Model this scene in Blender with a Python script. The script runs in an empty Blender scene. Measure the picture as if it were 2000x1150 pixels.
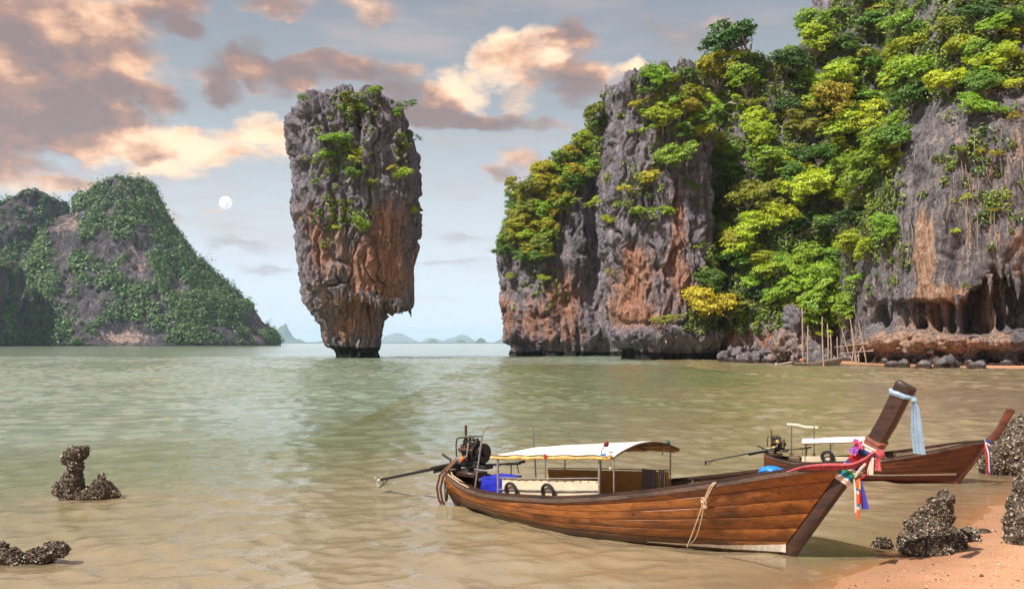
import bpy, bmesh, math, random
import numpy as np
from mathutils import Vector, Matrix, Quaternion
from mathutils.bvhtree import BVHTree

# ------------------------------------------------------------------ camera, world, sun, exposure
scene = bpy.context.scene
C = scene.collection
FPX, HY, CAMH = 1732.0, 670.0, 4.0      # focal length and eye level in photo pixels, eye height in metres

cam_data = bpy.data.cameras.new('camera')
cam = bpy.data.objects.new('camera', cam_data)
C.objects.link(cam)
cam.location = (0, 0, CAMH)
cam.rotation_euler = (math.radians(90), 0, 0)
cam_data.sensor_width = 36.0
cam_data.lens = 36.0 * FPX / 2000.0
cam_data.shift_y = (HY - 575.0) / 2000.0
cam_data.clip_start = 0.1
cam_data.clip_end = 300000.0
scene.camera = cam

scene.view_settings.view_transform = 'Standard'
scene.view_settings.look = 'None'
scene.view_settings.gamma = 1.0
scene.view_settings.use_curve_mapping = False
scene.view_settings.exposure = 1.12
scene.render.engine = 'CYCLES'
scene.cycles.use_denoising = True
scene.cycles.use_adaptive_sampling = True
scene.cycles.adaptive_threshold = 0.02
scene.cycles.max_bounces = 5
scene.cycles.diffuse_bounces = 3
scene.cycles.glossy_bounces = 2
scene.cycles.transmission_bounces = 3
scene.cycles.volume_bounces = 1
scene.cycles.transparent_max_bounces = 12
scene.cycles.caustics_reflective = False
scene.cycles.caustics_refractive = False
scene.cycles.sample_clamp_indirect = 6.0

SUN_EL = math.radians(53)
SUN_AZ = math.radians(-126)              # clockwise from +Y (view direction): behind and left of the camera
to_sun = Vector((math.sin(SUN_AZ) * math.cos(SUN_EL), math.cos(SUN_AZ) * math.cos(SUN_EL), math.sin(SUN_EL)))
sun_data = bpy.data.lights.new('sun', 'SUN')
sun_data.energy = 3.1
sun_data.angle = math.radians(0.6)
sun_data.color = (1.0, 0.955, 0.88)
sun = bpy.data.objects.new('sun', sun_data)
sun.rotation_euler = (-to_sun).to_track_quat('-Z', 'Y').to_euler()
C.objects.link(sun)


class NT:
    """small helper around a node tree"""
    def __init__(self, tree):
        self.t = tree
        tree.nodes.clear()

    def n(self, kind, **kw):
        nd = self.t.nodes.new(kind)
        for k, v in kw.items():
            setattr(nd, k, v)
        return nd

    def l(self, a, b):
        self.t.links.new(a, b)

    def put(self, sock, v):
        if hasattr(v, 'links') or isinstance(v, bpy.types.NodeSocket):
            self.l(v, sock)
        else:
            sock.default_value = v

    def math(self, op, a, b=None, c=None, clamp=False):
        nd = self.n('ShaderNodeMath', operation=op)
        nd.use_clamp = clamp
        self.put(nd.inputs[0], a)
        if b is not None:
            self.put(nd.inputs[1], b)
        if c is not None:
            self.put(nd.inputs[2], c)
        return nd.outputs[0]

    def vmath(self, op, a, b=None):
        nd = self.n('ShaderNodeVectorMath', operation=op)
        self.put(nd.inputs[0], a)
        if b is not None:
            if op == 'SCALE':
                self.put(nd.inputs['Scale'], b)
            else:
                self.put(nd.inputs[1], b)
        return nd.outputs['Value'] if op in ('LENGTH', 'DOT_PRODUCT') else nd.outputs[0]

    def mapr(self, v, a, b, c=0.0, d=1.0, smooth=False):
        nd = self.n('ShaderNodeMapRange')
        nd.interpolation_type = 'SMOOTHSTEP' if smooth else 'LINEAR'
        nd.clamp = True
        self.put(nd.inputs[0], v)
        for i, x in enumerate((a, b, c, d)):
            self.put(nd.inputs[i + 1], x)
        return nd.outputs[0]

    def mix(self, f, a, b, mode='MIX'):
        nd = self.n('ShaderNodeMix', data_type='RGBA', blend_type=mode)
        nd.clamp_factor = True
        self.put(nd.inputs[0], f)
        self.put(nd.inputs[6], a if not isinstance(a, tuple) or len(a) == 4 else a + (1,))
        self.put(nd.inputs[7], b if not isinstance(b, tuple) or len(b) == 4 else b + (1,))
        return nd.outputs[2]

    def noise(self, vec, scale, detail=4, rough=0.55, dist=0.0, out=0):
        nd = self.n('ShaderNodeTexNoise')
        if vec is not None:
            self.l(vec, nd.inputs['Vector'])
        nd.inputs['Scale'].default_value = scale
        nd.inputs['Detail'].default_value = detail
        nd.inputs['Roughness'].default_value = rough
        nd.inputs['Distortion'].default_value = dist
        return nd.outputs[out]

    def voro(self, vec, scale, feature='F1', out='Distance', rnd=1.0):
        nd = self.n('ShaderNodeTexVoronoi', feature=feature)
        if vec is not None:
            self.l(vec, nd.inputs['Vector'])
        nd.inputs['Scale'].default_value = scale
        nd.inputs['Randomness'].default_value = rnd
        return nd.outputs[out]

    def scalev(self, vec, s):
        nd = self.n('ShaderNodeVectorMath', operation='MULTIPLY')
        self.l(vec, nd.inputs[0])
        nd.inputs[1].default_value = s
        return nd.outputs[0]

    def attr(self, name, out='Fac'):
        nd = self.n('ShaderNodeAttribute')
        nd.attribute_name = name
        return nd.outputs[out]

    def bump(self, h, strength, dist, normal=None):
        nd = self.n('ShaderNodeBump')
        nd.inputs['Strength'].default_value = strength
        nd.inputs['Distance'].default_value = dist
        self.l(h, nd.inputs['Height'])
        if normal is not None:
            self.l(normal, nd.inputs['Normal'])
        return nd.outputs[0]


# ---- world: Nishita sky under a thin veil, with drifting evening cumulus
world = bpy.data.worlds.new('World')
scene.world = world
world.use_nodes = True
W = NT(world.node_tree)
sky = W.n('ShaderNodeTexSky', sky_type='NISHITA')
sky.sun_disc = False
sky.sun_elevation = SUN_EL
sky.sun_rotation = SUN_AZ % (2 * math.pi)
sky.air_density = 1.0
sky.dust_density = 2.0
sky.ozone_density = 1.0
geo = W.n('ShaderNodeTexCoord').outputs['Generated']
sep = W.n('ShaderNodeSeparateXYZ')
W.l(geo, sep.inputs[0])
az = W.math('ARCTAN2', sep.outputs[0], sep.outputs[1])
hor = W.math('SQRT', W.math('ADD', W.math('POWER', sep.outputs[0], 2.0), W.math('POWER', sep.outputs[1], 2.0)))
el = W.math('ARCTAN2', sep.outputs[2], hor)
cmb = W.n('ShaderNodeCombineXYZ')
W.l(az, cmb.inputs[0]); W.l(el, cmb.inputs[1])
ang = cmb.outputs[0]


def sky_ang(px, py):
    x, z = (px - 1000) / FPX, (HY - py) / FPX
    return math.atan2(x, 1.0), math.atan2(z, math.sqrt(1 + x * x))


# anisotropic noise: clouds are wider than they are tall
nvec = W.scalev(ang, (1.0, 1.7, 1.0))
warp1 = W.n('ShaderNodeTexNoise'); W.l(nvec, warp1.inputs['Vector'])
warp1.inputs['Scale'].default_value = 7.0; warp1.inputs['Detail'].default_value = 6.0
warp1.inputs['Roughness'].default_value = 0.6
wv = W.vmath('SUBTRACT', warp1.outputs['Color'], (0.5, 0.5, 0.5))
wv = W.scalev(wv, (0.15, 0.085, 0.0))
p_w = W.vmath('ADD', ang, wv)

# (px, py, rx, ry, weight, tone): tone 1 = sunlit peach, 0 = mauve shade
CLOUDS = [
    (40, 60, 200, 90, 1.3, .38), (190, 125, 120, 70, 1.2, .42), (40, 190, 170, 70, 1.4, .16), (240, 195, 90, 30, 1.1, .08), (310, 185, 50, 22, .9, .2), (120, 235, 110, 30, 1.0, .02),
    (225, 15, 70, 36, 1.1, .95), (140, 40, 60, 40, .9, .8), (-150, 150, 160, 200, 1.3, .3), (60, 290, 110, 24, .8, .12), (30, 130, 90, 30, .6, 1.0),
    (330, 20, 70, 50, 1.3, .10), (365, 60, 34, 26, .9, .10), (530, -4, 80, 20, 1.2, .25), (720, 10, 56, 30, 1.0, .22), (640, 98, 50, 12, .7, .3),
    (425, 135, 48, 42, 1.3, .02), (405, 170, 34, 22, 1.0, .0), (495, 112, 50, 34, 1.3, .12), (565, 135, 60, 32, 1.2, .06), (650, 130, 80, 36, 1.3, .25),
    (740, 135, 70, 34, 1.3, .2), (800, 190, 80, 34, 1.3, .08),
    (880, 165, 70, 28, 1.3, .95), (975, 125, 56, 40, 1.5, 1.05), (1045, 120, 50, 50, 1.3, .75), (1110, 80, 38, 40, 1.5, .08),
    (860, 215, 90, 26, 1.4, .03), (960, 225, 80, 24, 1.4, .03), (1120, 165, 56, 36, 1.4, .10), (1080, 235, 60, 16, 1.1, .2), (1020, 180, 50, 26, .9, .55),
    (190, 275, 80, 24, 1.2, .85), (290, 258, 90, 32, 1.3, .9), (395, 270, 90, 32, 1.3, .95), (490, 235, 66, 34, 1.4, 1.0),
    (560, 262, 60, 38, 1.4, .95), (640, 250, 50, 50, 1.2, .8), (340, 318, 70, 20, 1.0, .85), (305, 282, 44, 22, .55, -.6), (480, 300, 110, 18, .9, .7),
    (40, 330, 130, 22, 1.1, .45), (150, 352, 80, 14, .9, .6), (60, 365, 60, 12, .8, .7),
    (1020, 318, 60, 28, 1.05, .30), (965, 350, 44, 13, 1.0, .25), (1230, 133, 50, 15, 1.2, .95), (1190, 150, 60, 22, .7, .5),
    (450, 487, 80, 13, 1.0, .0), (525, 526, 60, 8, 1.0, .0), (452, 425, 36, 8, .9, .55), (335, 440, 60, 18, .85, .3), (390, 500, 40, 8, .7, .0),
    (910, 465, 70, 11, .9, .0), (870, 526, 80, 9, 1.0, .0), (980, 500, 60, 9, .7, .1), (1330, 60, 160, 40, .6, .2), (850, 590, 70, 8, .6, .1),
]
acc = None
for (px, py, rx, ry, w, tn) in CLOUDS:
    a, e = sky_ang(px, py)
    ix, iy = FPX / (rx * 1.18), FPX / (ry * 1.18)
    d = W.n('ShaderNodeVectorMath', operation='MULTIPLY_ADD')
    W.l(p_w, d.inputs[0]); d.inputs[1].default_value = (ix, iy, 0); d.inputs[2].default_value = (-a * ix, -e * iy, 0)
    d = W.vmath('DOT_PRODUCT', d.outputs[0], d.outputs[0])
    b = W.math('MAXIMUM', W.math('MULTIPLY_ADD', d, -w * .85, w * .85), 0.0)
    s_ = W.n('ShaderNodeVectorMath', operation='MULTIPLY_ADD')
    W.l(b, s_.inputs[0]); s_.inputs[1].default_value = (1.0, tn, 0.0)
    if acc is not None:
        W.l(acc, s_.inputs[2])
    acc = s_.outputs[0]
accs = W.n('ShaderNodeSeparateXYZ'); W.l(acc, accs.inputs[0])
dens, tone = accs.outputs[0], accs.outputs[1]
# the rest of the sky carries the same kind of broken cloud
gen = W.noise(nvec, 2.6, 4, 0.5)
outside = W.mapr(W.math('ABSOLUTE', az), 0.62, 0.95, 0, 1, True)
over = W.mapr(el, 0.42, 0.62, 0, 1, True)
rest = W.math('MAXIMUM', outside, over)
restd = W.math('MULTIPLY', W.mapr(gen, 0.46, 0.66, 0.0, 1.3), rest)
dens = W.math('ADD', dens, restd)
tone = W.math('MULTIPLY_ADD', restd, 0.4, tone)
fine = W.noise(nvec, 11.0, 7, 0.60)
fine2 = W.noise(W.vmath('ADD', nvec, (0.014, 0.030, 0.0)), 11.0, 7, 0.60)
dn = W.math('MULTIPLY_ADD', W.math('SUBTRACT', fine, 0.5), 1.9, dens)
cov = W.mapr(dn, 0.05, 1.25, 0, 1, True)
cov = W.math('MULTIPLY', cov, W.mapr(el, 0.07, 0.19, 0.5, 1.0, True))
tn_ = W.math('DIVIDE', tone, W.math('MAXIMUM', dens, 0.2))
rel = W.math('MULTIPLY', W.math('SUBTRACT', fine, fine2), 2.3)
thick = W.mapr(dn, 0.35, 1.9, 0.10, -0.16)
lit = W.math('ADD', W.math('ADD', tn_, rel), thick, clamp=True)
ramp = W.n('ShaderNodeValToRGB')
cr = ramp.color_ramp
cr.elements[0].position = 0.0; cr.elements[0].color = (0.205, 0.152, 0.152, 1)
cr.elements[1].position = 1.0; cr.elements[1].color = (0.86, 0.62, 0.42, 1)
e_ = cr.elements.new(0.30); e_.color = (0.32, 0.195, 0.155, 1)
e_ = cr.elements.new(0.62); e_.color = (0.62, 0.37, 0.24, 1)
W.l(lit, ramp.inputs[0])
# veil: thin high stratus that greys the blue, denser towards the horizon
veil = W.n('ShaderNodeValToRGB')
vr = veil.color_ramp
vr.elements[0].position = 0.0; vr.elements[0].color = (0.58, 0.67, 0.79, 1)
vr.elements[1].position = 1.0; vr.elements[1].color = (0.172, 0.190, 0.228, 1)
e_ = vr.elements.new(0.30); e_.color = (0.465, 0.505, 0.540, 1)
e_ = vr.elements.new(0.62); e_.color = (0.268, 0.298, 0.322, 1)
W.l(W.mapr(el, 0.0, 0.42), veil.inputs[0])
skyc = W.vmath('SCALE', sky.outputs[0], 0.1)
base = W.mix(0.92, skyc, veil.outputs[0])
wisp = W.mapr(W.noise(W.scalev(ang, (1.3, 6.5, 1.0)), 3.2, 5, .6), .46, .72, 0, .55, True)
wisp = W.math('MULTIPLY', wisp, W.mapr(el, .03, .14, .3, 1.0, True))
base = W.mix(wisp, base, (0.40, 0.335, 0.33))
full = W.mix(W.math('MULTIPLY', cov, 0.92), base, ramp.outputs[0])
full10 = W.vmath('SCALE', full, 7.4)
bg = W.n('ShaderNodeBackground')
W.l(full10, bg.inputs[0])
bg.inputs[1].default_value = 0.1
wo = W.n('ShaderNodeOutputWorld')
W.l(bg.outputs[0], wo.inputs[0])
world.cycles.sampling_method = 'MANUAL'
world.cycles.sample_map_resolution = 512

# ------------------------------------------------------------------ numpy noise
_rng = np.random.default_rng(7)
_G = _rng.normal(size=(64, 64, 64, 3)).astype(np.float32)
_G /= np.linalg.norm(_G, axis=-1, keepdims=True)
_J = _rng.random((32, 32, 32, 3)).astype(np.float32)


_GX, _GY, _GZ = (np.ascontiguousarray(_G[..., k]).ravel() for k in range(3))


def gnoise(p):
    p = np.asarray(p)
    shp = p.shape[:-1]
    p = p.reshape(-1, 3)
    fl = np.floor(p)
    f = (p - fl).astype(np.float32)
    i = fl.astype(np.int32) & 63
    u = f * f * f * (f * (f * 6 - 15) + 10)
    fx, fy, fz = (np.ascontiguousarray(f[:, k]) for k in range(3))
    ux, uy, uz = (np.ascontiguousarray(u[:, k]) for k in range(3))
    ix = (np.ascontiguousarray(i[:, 0]) << 12, ((i[:, 0] + 1) & 63) << 12)
    iy = (np.ascontiguousarray(i[:, 1]) << 6, ((i[:, 1] + 1) & 63) << 6)
    iz = (np.ascontiguousarray(i[:, 2]), (i[:, 2] + 1) & 63)

    def c(a, b, e):
        j = ix[a] + iy[b] + iz[e]
        return (fx - a) * _GX[j] + (fy - b) * _GY[j] + (fz - e) * _GZ[j]
    def lz(a, b):
        q = c(a, b, 0)
        return q + uz * (c(a, b, 1) - q)
    def ly(a):
        q = lz(a, 0)
        return q + uy * (lz(a, 1) - q)
    q = ly(0)
    return ((q + ux * (ly(1) - q)) * 1.5).reshape(shp)


_ROT = np.array([[.8, .36, -.48], [-.6, .48, -.64], [0, .8, .6]])


def fbm(p, oct=4, gain=.5, lac=2.03):
    a, r, s = 1.0, 0, 0
    p = np.asarray(p, dtype=np.float64)
    for k in range(oct):
        r = r + a * gnoise(p); s += a
        a *= gain; p = (p @ _ROT.T if k % 2 == 0 else p) * lac + 11.3
    return r / s


def ridged(p, oct=4, gain=.5, lac=2.03, rot=False):
    a, r, s = 1.0, 0, 0
    p = np.asarray(p, dtype=np.float64)
    for k in range(oct):
        r = r + a * (1 - 2 * np.abs(gnoise(p))); s += a
        a *= gain; p = p * lac + 7.7
    return r / s


_JX, _JY, _JZ = (np.ascontiguousarray(_J[..., k]).ravel() for k in range(3))


def worley(p, ids=False):
    p = np.asarray(p)
    shp = p.shape[:-1]
    p = p.reshape(-1, 3)
    fl = np.floor(p)
    f = (p - fl).astype(np.float32); i = fl.astype(np.int32)
    fx, fy, fz = (np.ascontiguousarray(f[:, k]) for k in range(3))
    f1 = np.full(len(p), 9.0, np.float32); f2 = f1.copy(); hid = np.zeros(len(p), np.float32)
    for dx in (-1, 0, 1):
        jx = ((i[:, 0] + dx) & 31) << 10
        for dy in (-1, 0, 1):
            jy = jx + (((i[:, 1] + dy) & 31) << 5)
            for dz in (-1, 0, 1):
                j = jy + ((i[:, 2] + dz) & 31)
                d = (_JX[j] + (dx - fx)) ** 2 + (_JY[j] + (dy - fy)) ** 2 + (_JZ[j] + (dz - fz)) ** 2
                f2 = np.minimum(f2, np.maximum(f1, d)); hid = np.where(d < f1, _JX[(j * 7 + 13) & 32767], hid); f1 = np.minimum(f1, d)
    if ids:
        return np.sqrt(f1).reshape(shp), np.sqrt(f2).reshape(shp), hid.reshape(shp)
    return np.sqrt(f1).reshape(shp), np.sqrt(f2).reshape(shp)


def smooth(a, b, x):
    t = np.clip((x - a) / (b - a), 0, 1)
    return t * t * (3 - 2 * t)


# ------------------------------------------------------------------ object helpers
def mesh_fast(name, V, F, attrs=None, smooth_shade=True, mats=None):
    """V (n,3), F (m,3|4) arrays"""
    me = bpy.data.meshes.new(name)
    V = np.ascontiguousarray(V, dtype=np.float32); F = np.ascontiguousarray(F, dtype=np.int32)
    k = F.shape[1]
    me.vertices.add(len(V)); me.vertices.foreach_set('co', V.ravel())
    me.loops.add(F.size); me.loops.foreach_set('vertex_index', F.ravel())
    me.polygons.add(len(F)); me.polygons.foreach_set('loop_start', np.arange(0, F.size, k, dtype=np.int32))
    me.update(calc_edges=True)
    me.polygons.foreach_set('use_smooth', np.full(len(F), smooth_shade, dtype=bool))
    for nm, (dom, arr) in (attrs or {}).items():
        at = me.attributes.new(nm, 'FLOAT', dom)
        at.data.foreach_set('value', np.ascontiguousarray(arr, dtype=np.float32).ravel())
    for m in (mats or []):
        me.materials.append(m)
    me.validate()
    return me


def link(name, me, parent=None, loc=None, **props):
    o = bpy.data.objects.new(name, me)
    C.objects.link(o)
    if parent is not None:
        o.parent = parent
    if loc is not None:
        o.location = loc
    for k, v in props.items():
        o[k] = v
    return o


def empty(name, loc=(0, 0, 0), rz=0.0, label=None, category=None, group=None, scale=1.0):
    o = bpy.data.objects.new(name, None)
    C.objects.link(o)
    o.location = loc; o.rotation_euler = (0, 0, rz); o.scale = (scale,) * 3
    o.empty_display_size = 0.3
    tag(o, label, category, group)
    return o


def tag(o, label=None, category=None, group=None, kind=None):
    if label: o['label'] = label
    if category: o['category'] = category
    if group: o['group'] = group
    if kind: o['kind'] = kind
    return o


def grid_faces(nr, nc, wrap=False):
    r = np.arange(nr - 1)[:, None]; c = np.arange(nc if wrap else nc - 1)[None, :]
    c2 = (c + 1) % nc
    a = r * nc + c; b = r * nc + c2; d = (r + 1) * nc + c2; e = (r + 1) * nc + c
    return np.stack([a, b, d, e], -1).reshape(-1, 4)


def material(name):
    m = bpy.data.materials.new(name)
    m.use_nodes = True
    n = NT(m.node_tree)
    out = n.n('ShaderNodeOutputMaterial')
    return m, n, out


def principled(n, out, **kw):
    b = n.n('ShaderNodeBsdfPrincipled')
    for k, v in kw.items():
        n.put(b.inputs[k.replace('_', ' ')], v)
    n.l(b.outputs[0], out.inputs['Surface'])
    return b


def at(px, py, D):
    """world point that lies D metres ahead on the sight line of a photo pixel"""
    return Vector(((px - 1000) / FPX * D, D, CAMH + (HY - py) / FPX * D))


def on_water(px, py, z=0.0):
    D = FPX * (CAMH - z) / (py - HY)
    return Vector(((px - 1000) / FPX * D, D, z))

# ------------------------------------------------------------------ materials of the setting
def rock_material(name, grey_lo, grey_hi, or_lo, or_hi, scale=1.0, wet=(0.02, 0.018, 0.016), green=None):
    m, n, out = material(name)
    pos = n.n('ShaderNodeNewGeometry').outputs['Position']
    pos = n.vmath('SCALE', pos, 1.0 / scale)
    wrp = n.n('ShaderNodeTexNoise'); n.l(pos, wrp.inputs['Vector']); wrp.inputs['Scale'].default_value = .45; wrp.inputs['Detail'].default_value = 3
    wpos = n.vmath('ADD', pos, n.scalev(n.vmath('SUBTRACT', wrp.outputs['Color'], (.5, .5, .5)), (1.6, 1.6, 2.5)))
    blotch = n.noise(wpos, 0.28, 5, 0.65)
    streak = n.noise(n.scalev(wpos, (1, 1, .09)), 0.8, 5, 0.62)
    fine = n.noise(pos, 2.6, 6, 0.72)
    g = n.math('ADD', n.math('MULTIPLY', blotch, 0.5), n.math('ADD', n.math('MULTIPLY', streak, 0.55), n.math('MULTIPLY', fine, 0.55)))
    gf = n.mapr(g, 0.60, 1.0, 0, 1)
    grey = n.mix(gf, grey_lo, grey_hi)
    st2 = n.noise(n.scalev(wpos, (1, 1, .07)), 2.3, 4, 0.65)
    of = n.mapr(n.math('ADD', n.math('MULTIPLY', st2, 1.1), n.math('MULTIPLY', fine, 0.6)), 0.58, 1.12, 0, 1)
    orange = n.mix(of, or_lo, or_hi)
    stain = n.attr('stain')
    sn = n.math('ADD', n.math('MULTIPLY', n.math('SUBTRACT', streak, 0.5), 2.0), n.math('ADD', n.math('MULTIPLY', n.math('SUBTRACT', st2, 0.5), 1.7), n.math('MULTIPLY', n.math('SUBTRACT', fine, 0.5), 0.8)))
    sf = n.mapr(n.math('ADD', stain, sn), 0.28, 0.78, 0, 1, True)
    col = n.mix(sf, grey, orange)
    col = n.mix(n.mapr(n.math('ADD', st2, n.math('MULTIPLY', blotch, .5)), .83, 1.0, 0, .6, True), col, (0.64, 0.54, 0.48))
    drip = n.noise(n.scalev(wpos, (1, 1, .035)), 1.25, 4, .6)
    col = n.mix(n.mapr(drip, .54, .66, 0, .62, True), col, tuple(x * .8 for x in grey_lo))
    if green:
        gr = n.attr('moss')
        gn = n.mapr(n.math('ADD', gr, n.math('MULTIPLY', n.math('SUBTRACT', n.noise(pos, 0.8, 6, .7), .5), 1.6)), 0.35, 0.7, 0, 1, True)
        col = n.mix(gn, col, green)
    wf = n.mapr(n.math('ADD', n.attr('wet'), n.math('MULTIPLY', n.math('SUBTRACT', fine, 0.5), 0.6)), 0.3, 0.75, 0, 1, True)
    col = n.mix(wf, col, wet)
    hgt = n.math('MULTIPLY', n.noise(n.scalev(wpos, (1, 1, .4)), 0.9, 9, 0.72), 1.5)
    hgt = n.math('ADD', hgt, n.math('ADD', n.math('MULTIPLY', streak, 0.5), n.math('MULTIPLY', st2, .25)))
    bmp = n.bump(hgt, 1.0, 1.25 * scale)
    b = principled(n, out, Base_Color=col, Roughness=n.mapr(wf, 0, 1, 0.9, 0.45), Normal=bmp)
    b.inputs['Specular IOR Level'].default_value = 0.25
    return m


ROCK = rock_material('limestone', (0.050, 0.043, 0.053), (0.42, 0.37, 0.42), (0.27, 0.085, 0.045), (0.66, 0.37, 0.25))
ROCK_CAVE = rock_material('cave_limestone', (0.055, 0.047, 0.052), (0.40, 0.36, 0.38), (0.26, 0.10, 0.062), (0.80, 0.54, 0.38), wet=(0.085, 0.055, 0.042))
ISLE = rock_material('island_limestone', (0.03, 0.028, 0.034), (0.20, 0.165, 0.19), (0.34, 0.21, 0.17), (0.58, 0.42, 0.36), scale=7.0, green=(0.022, 0.055, 0.014))

# seabed and beach
SH0 = np.array([5.33, 14.43]); SHN = np.array([.753, -.658])


def ground_z(X, Y):
    d = (X - SH0[0]) * SHN[0] + (Y - SH0[1]) * SHN[1]
    wig = 0.5 * gnoise(np.stack([X * .35, Y * .35, X * 0 + 3.1], -1)) + 0.18 * gnoise(np.stack([X * 1.3, Y * 1.3, X * 0 + 9.1], -1))
    d = d + wig
    z = np.where(d > 0, 0.11 * d - 0.0022 * np.minimum(d, 20) ** 2, 0.10 * d)
    z = np.minimum(z, 1.2)
    z = np.where(z < -0.6, -0.6 + (z + .6) * .8, z)
    z = np.maximum(z, -3.0)
    # mud heaped round the reef rocks on the left
    for (mx, my, mr) in ((-10.85, 22.6, 1.15), (-9.2, 16.1, .95), (-8.5, 16.1, .7)):
        w_ = .93 * np.exp(-(((X - mx) / mr) ** 2 + ((Y - my) / (mr * .75)) ** 2))
        z = z * (1 - w_) - .02 * w_
    # a low sand and mud bank along the foot of the cave cliff
    bx = np.interp(Y, [120, 135, 150, 165, 185, 210], [84, 78.5, 69, 62.5, 56.5, 50])
    bank = 0.55 * smooth(-3.0, 3.5, X - bx) * smooth(112, 122, Y) * (1 - smooth(196, 206, Y))
    bank = bank + .22 * gnoise(np.stack([X * .3, Y * .12, X * 0 + 1.7], -1)) * (bank > 0.02)
    z = np.where((Y > 100) & (X > 30), np.maximum(z, -0.35 + bank * 0.95), z)
    # a shallow silty shelf along the right-hand shore
    sx = np.interp(Y, [20, 40, 75, 120, 150], [9, 12, 22, 44, 62])
    shelf = -0.30 - 1.6 * (1 - smooth(-16, 10, X - sx))
    z = np.where((Y > 18) & (Y < 165) & (X > -8), np.maximum(z, shelf), z)
    return z


def axis(segs):
    a = [np.linspace(s, e, k, endpoint=False) for s, e, k in segs]
    return np.concatenate(a + [np.array([segs[-1][1]])])


gx = axis([(-30000, -3000, 6), (-3000, -60, 10), (-60, -12, 14), (-12, 4, 20), (4, 16, 110), (16, 40, 24), (40, 110, 50), (110, 3000, 10), (3000, 30000, 6)])
gy = axis([(-3000, -20, 6), (-20, 8, 10), (8, 26, 120), (26, 60, 24), (60, 112, 10), (112, 215, 60), (215, 3000, 10), (3000, 30000, 6)])
GX, GY = np.meshgrid(gx, gy)
GZ = ground_z(GX, GY)
dn_ = (GX - SH0[0]) * SHN[0] + (GY - SH0[1]) * SHN[1]
fine_g = .012 * gnoise(np.stack([GX * 3.1, GY * 3.1, GX * 0], -1)) + .006 * gnoise(np.stack([GX * 7.3, GY * 7.3, GX * 0], -1))
GZ = GZ + np.where(GY < 40, fine_g, 0)

m, n, out = material('wet_sand')
pos = n.n('ShaderNodeNewGeometry').outputs['Position']
spz = n.n('ShaderNodeSeparateXYZ'); n.l(pos, spz.inputs[0])
grain = n.noise(pos, 26, 4, 0.7)
mott = n.noise(pos, 1.4, 4, 0.6)
shellb = n.voro(pos, 17.0, 'F1', 'Distance')
shellc = n.voro(pos, 17.0, 'F1', 'Color')
sepc = n.n('ShaderNodeSeparateColor'); n.l(shellc, sepc.inputs[0])
sand = n.mix(n.mapr(grain, .35, .7), (0.42, 0.20, 0.10), (0.66, 0.37, 0.21))
sand = n.mix(n.mapr(mott, .4, .7, 0, .45), sand, (0.60, 0.28, 0.16))
bit = n.math('MULTIPLY', n.mapr(shellb, .22, .30, 1, 0), n.math('GREATER_THAN', sepc.outputs[0], 0.72))
bitc = n.mix(n.math('GREATER_THAN', sepc.outputs[1], 0.55), (0.72, 0.60, 0.45), (0.07, 0.06, 0.06))
sand = n.mix(n.math('MULTIPLY', bit, .85), sand, bitc)
moist = n.mapr(n.math('ADD', spz.outputs[2], n.math('MULTIPLY', n.math('SUBTRACT', mott, .5), .12)), 0.05, 0.26, 1, 0, True)
sand = n.mix(n.math('MULTIPLY', moist, .45), sand, (0.30, 0.15, 0.08))
b = principled(n, out, Base_Color=sand, Roughness=n.mapr(moist, 0, 1, .9, .35),
               Normal=n.bump(n.math('ADD', grain, n.math('MULTIPLY', bit, .6)), .6, .012))
SAND = m
ground = link('ground', mesh_fast('ground', np.stack([GX, GY, GZ], -1).reshape(-1, 3), grid_faces(len(gy), len(gx)), mats=[SAND]), kind='structure')

# ------------------------------------------------------------------ water: a sheet with real waves out to the horizon
rg = np.random.default_rng(11)
KN = 96
WAVES = []
for k in range(KN):
    lam = math.exp(rg.uniform(math.log(.34), math.log(1.3))) if k % 8 < 5 else math.exp(rg.uniform(math.log(1.1), math.log(5.0)))
    th = math.radians(-90 + 16 + rg.normal(0, 46 if lam < 1.4 else 30))
    WAVES.append((lam, th, rg.uniform(0, 6.28), .235 * math.sqrt(2.0 / KN) * (1.0 if lam < 2.6 else .6)))


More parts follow.
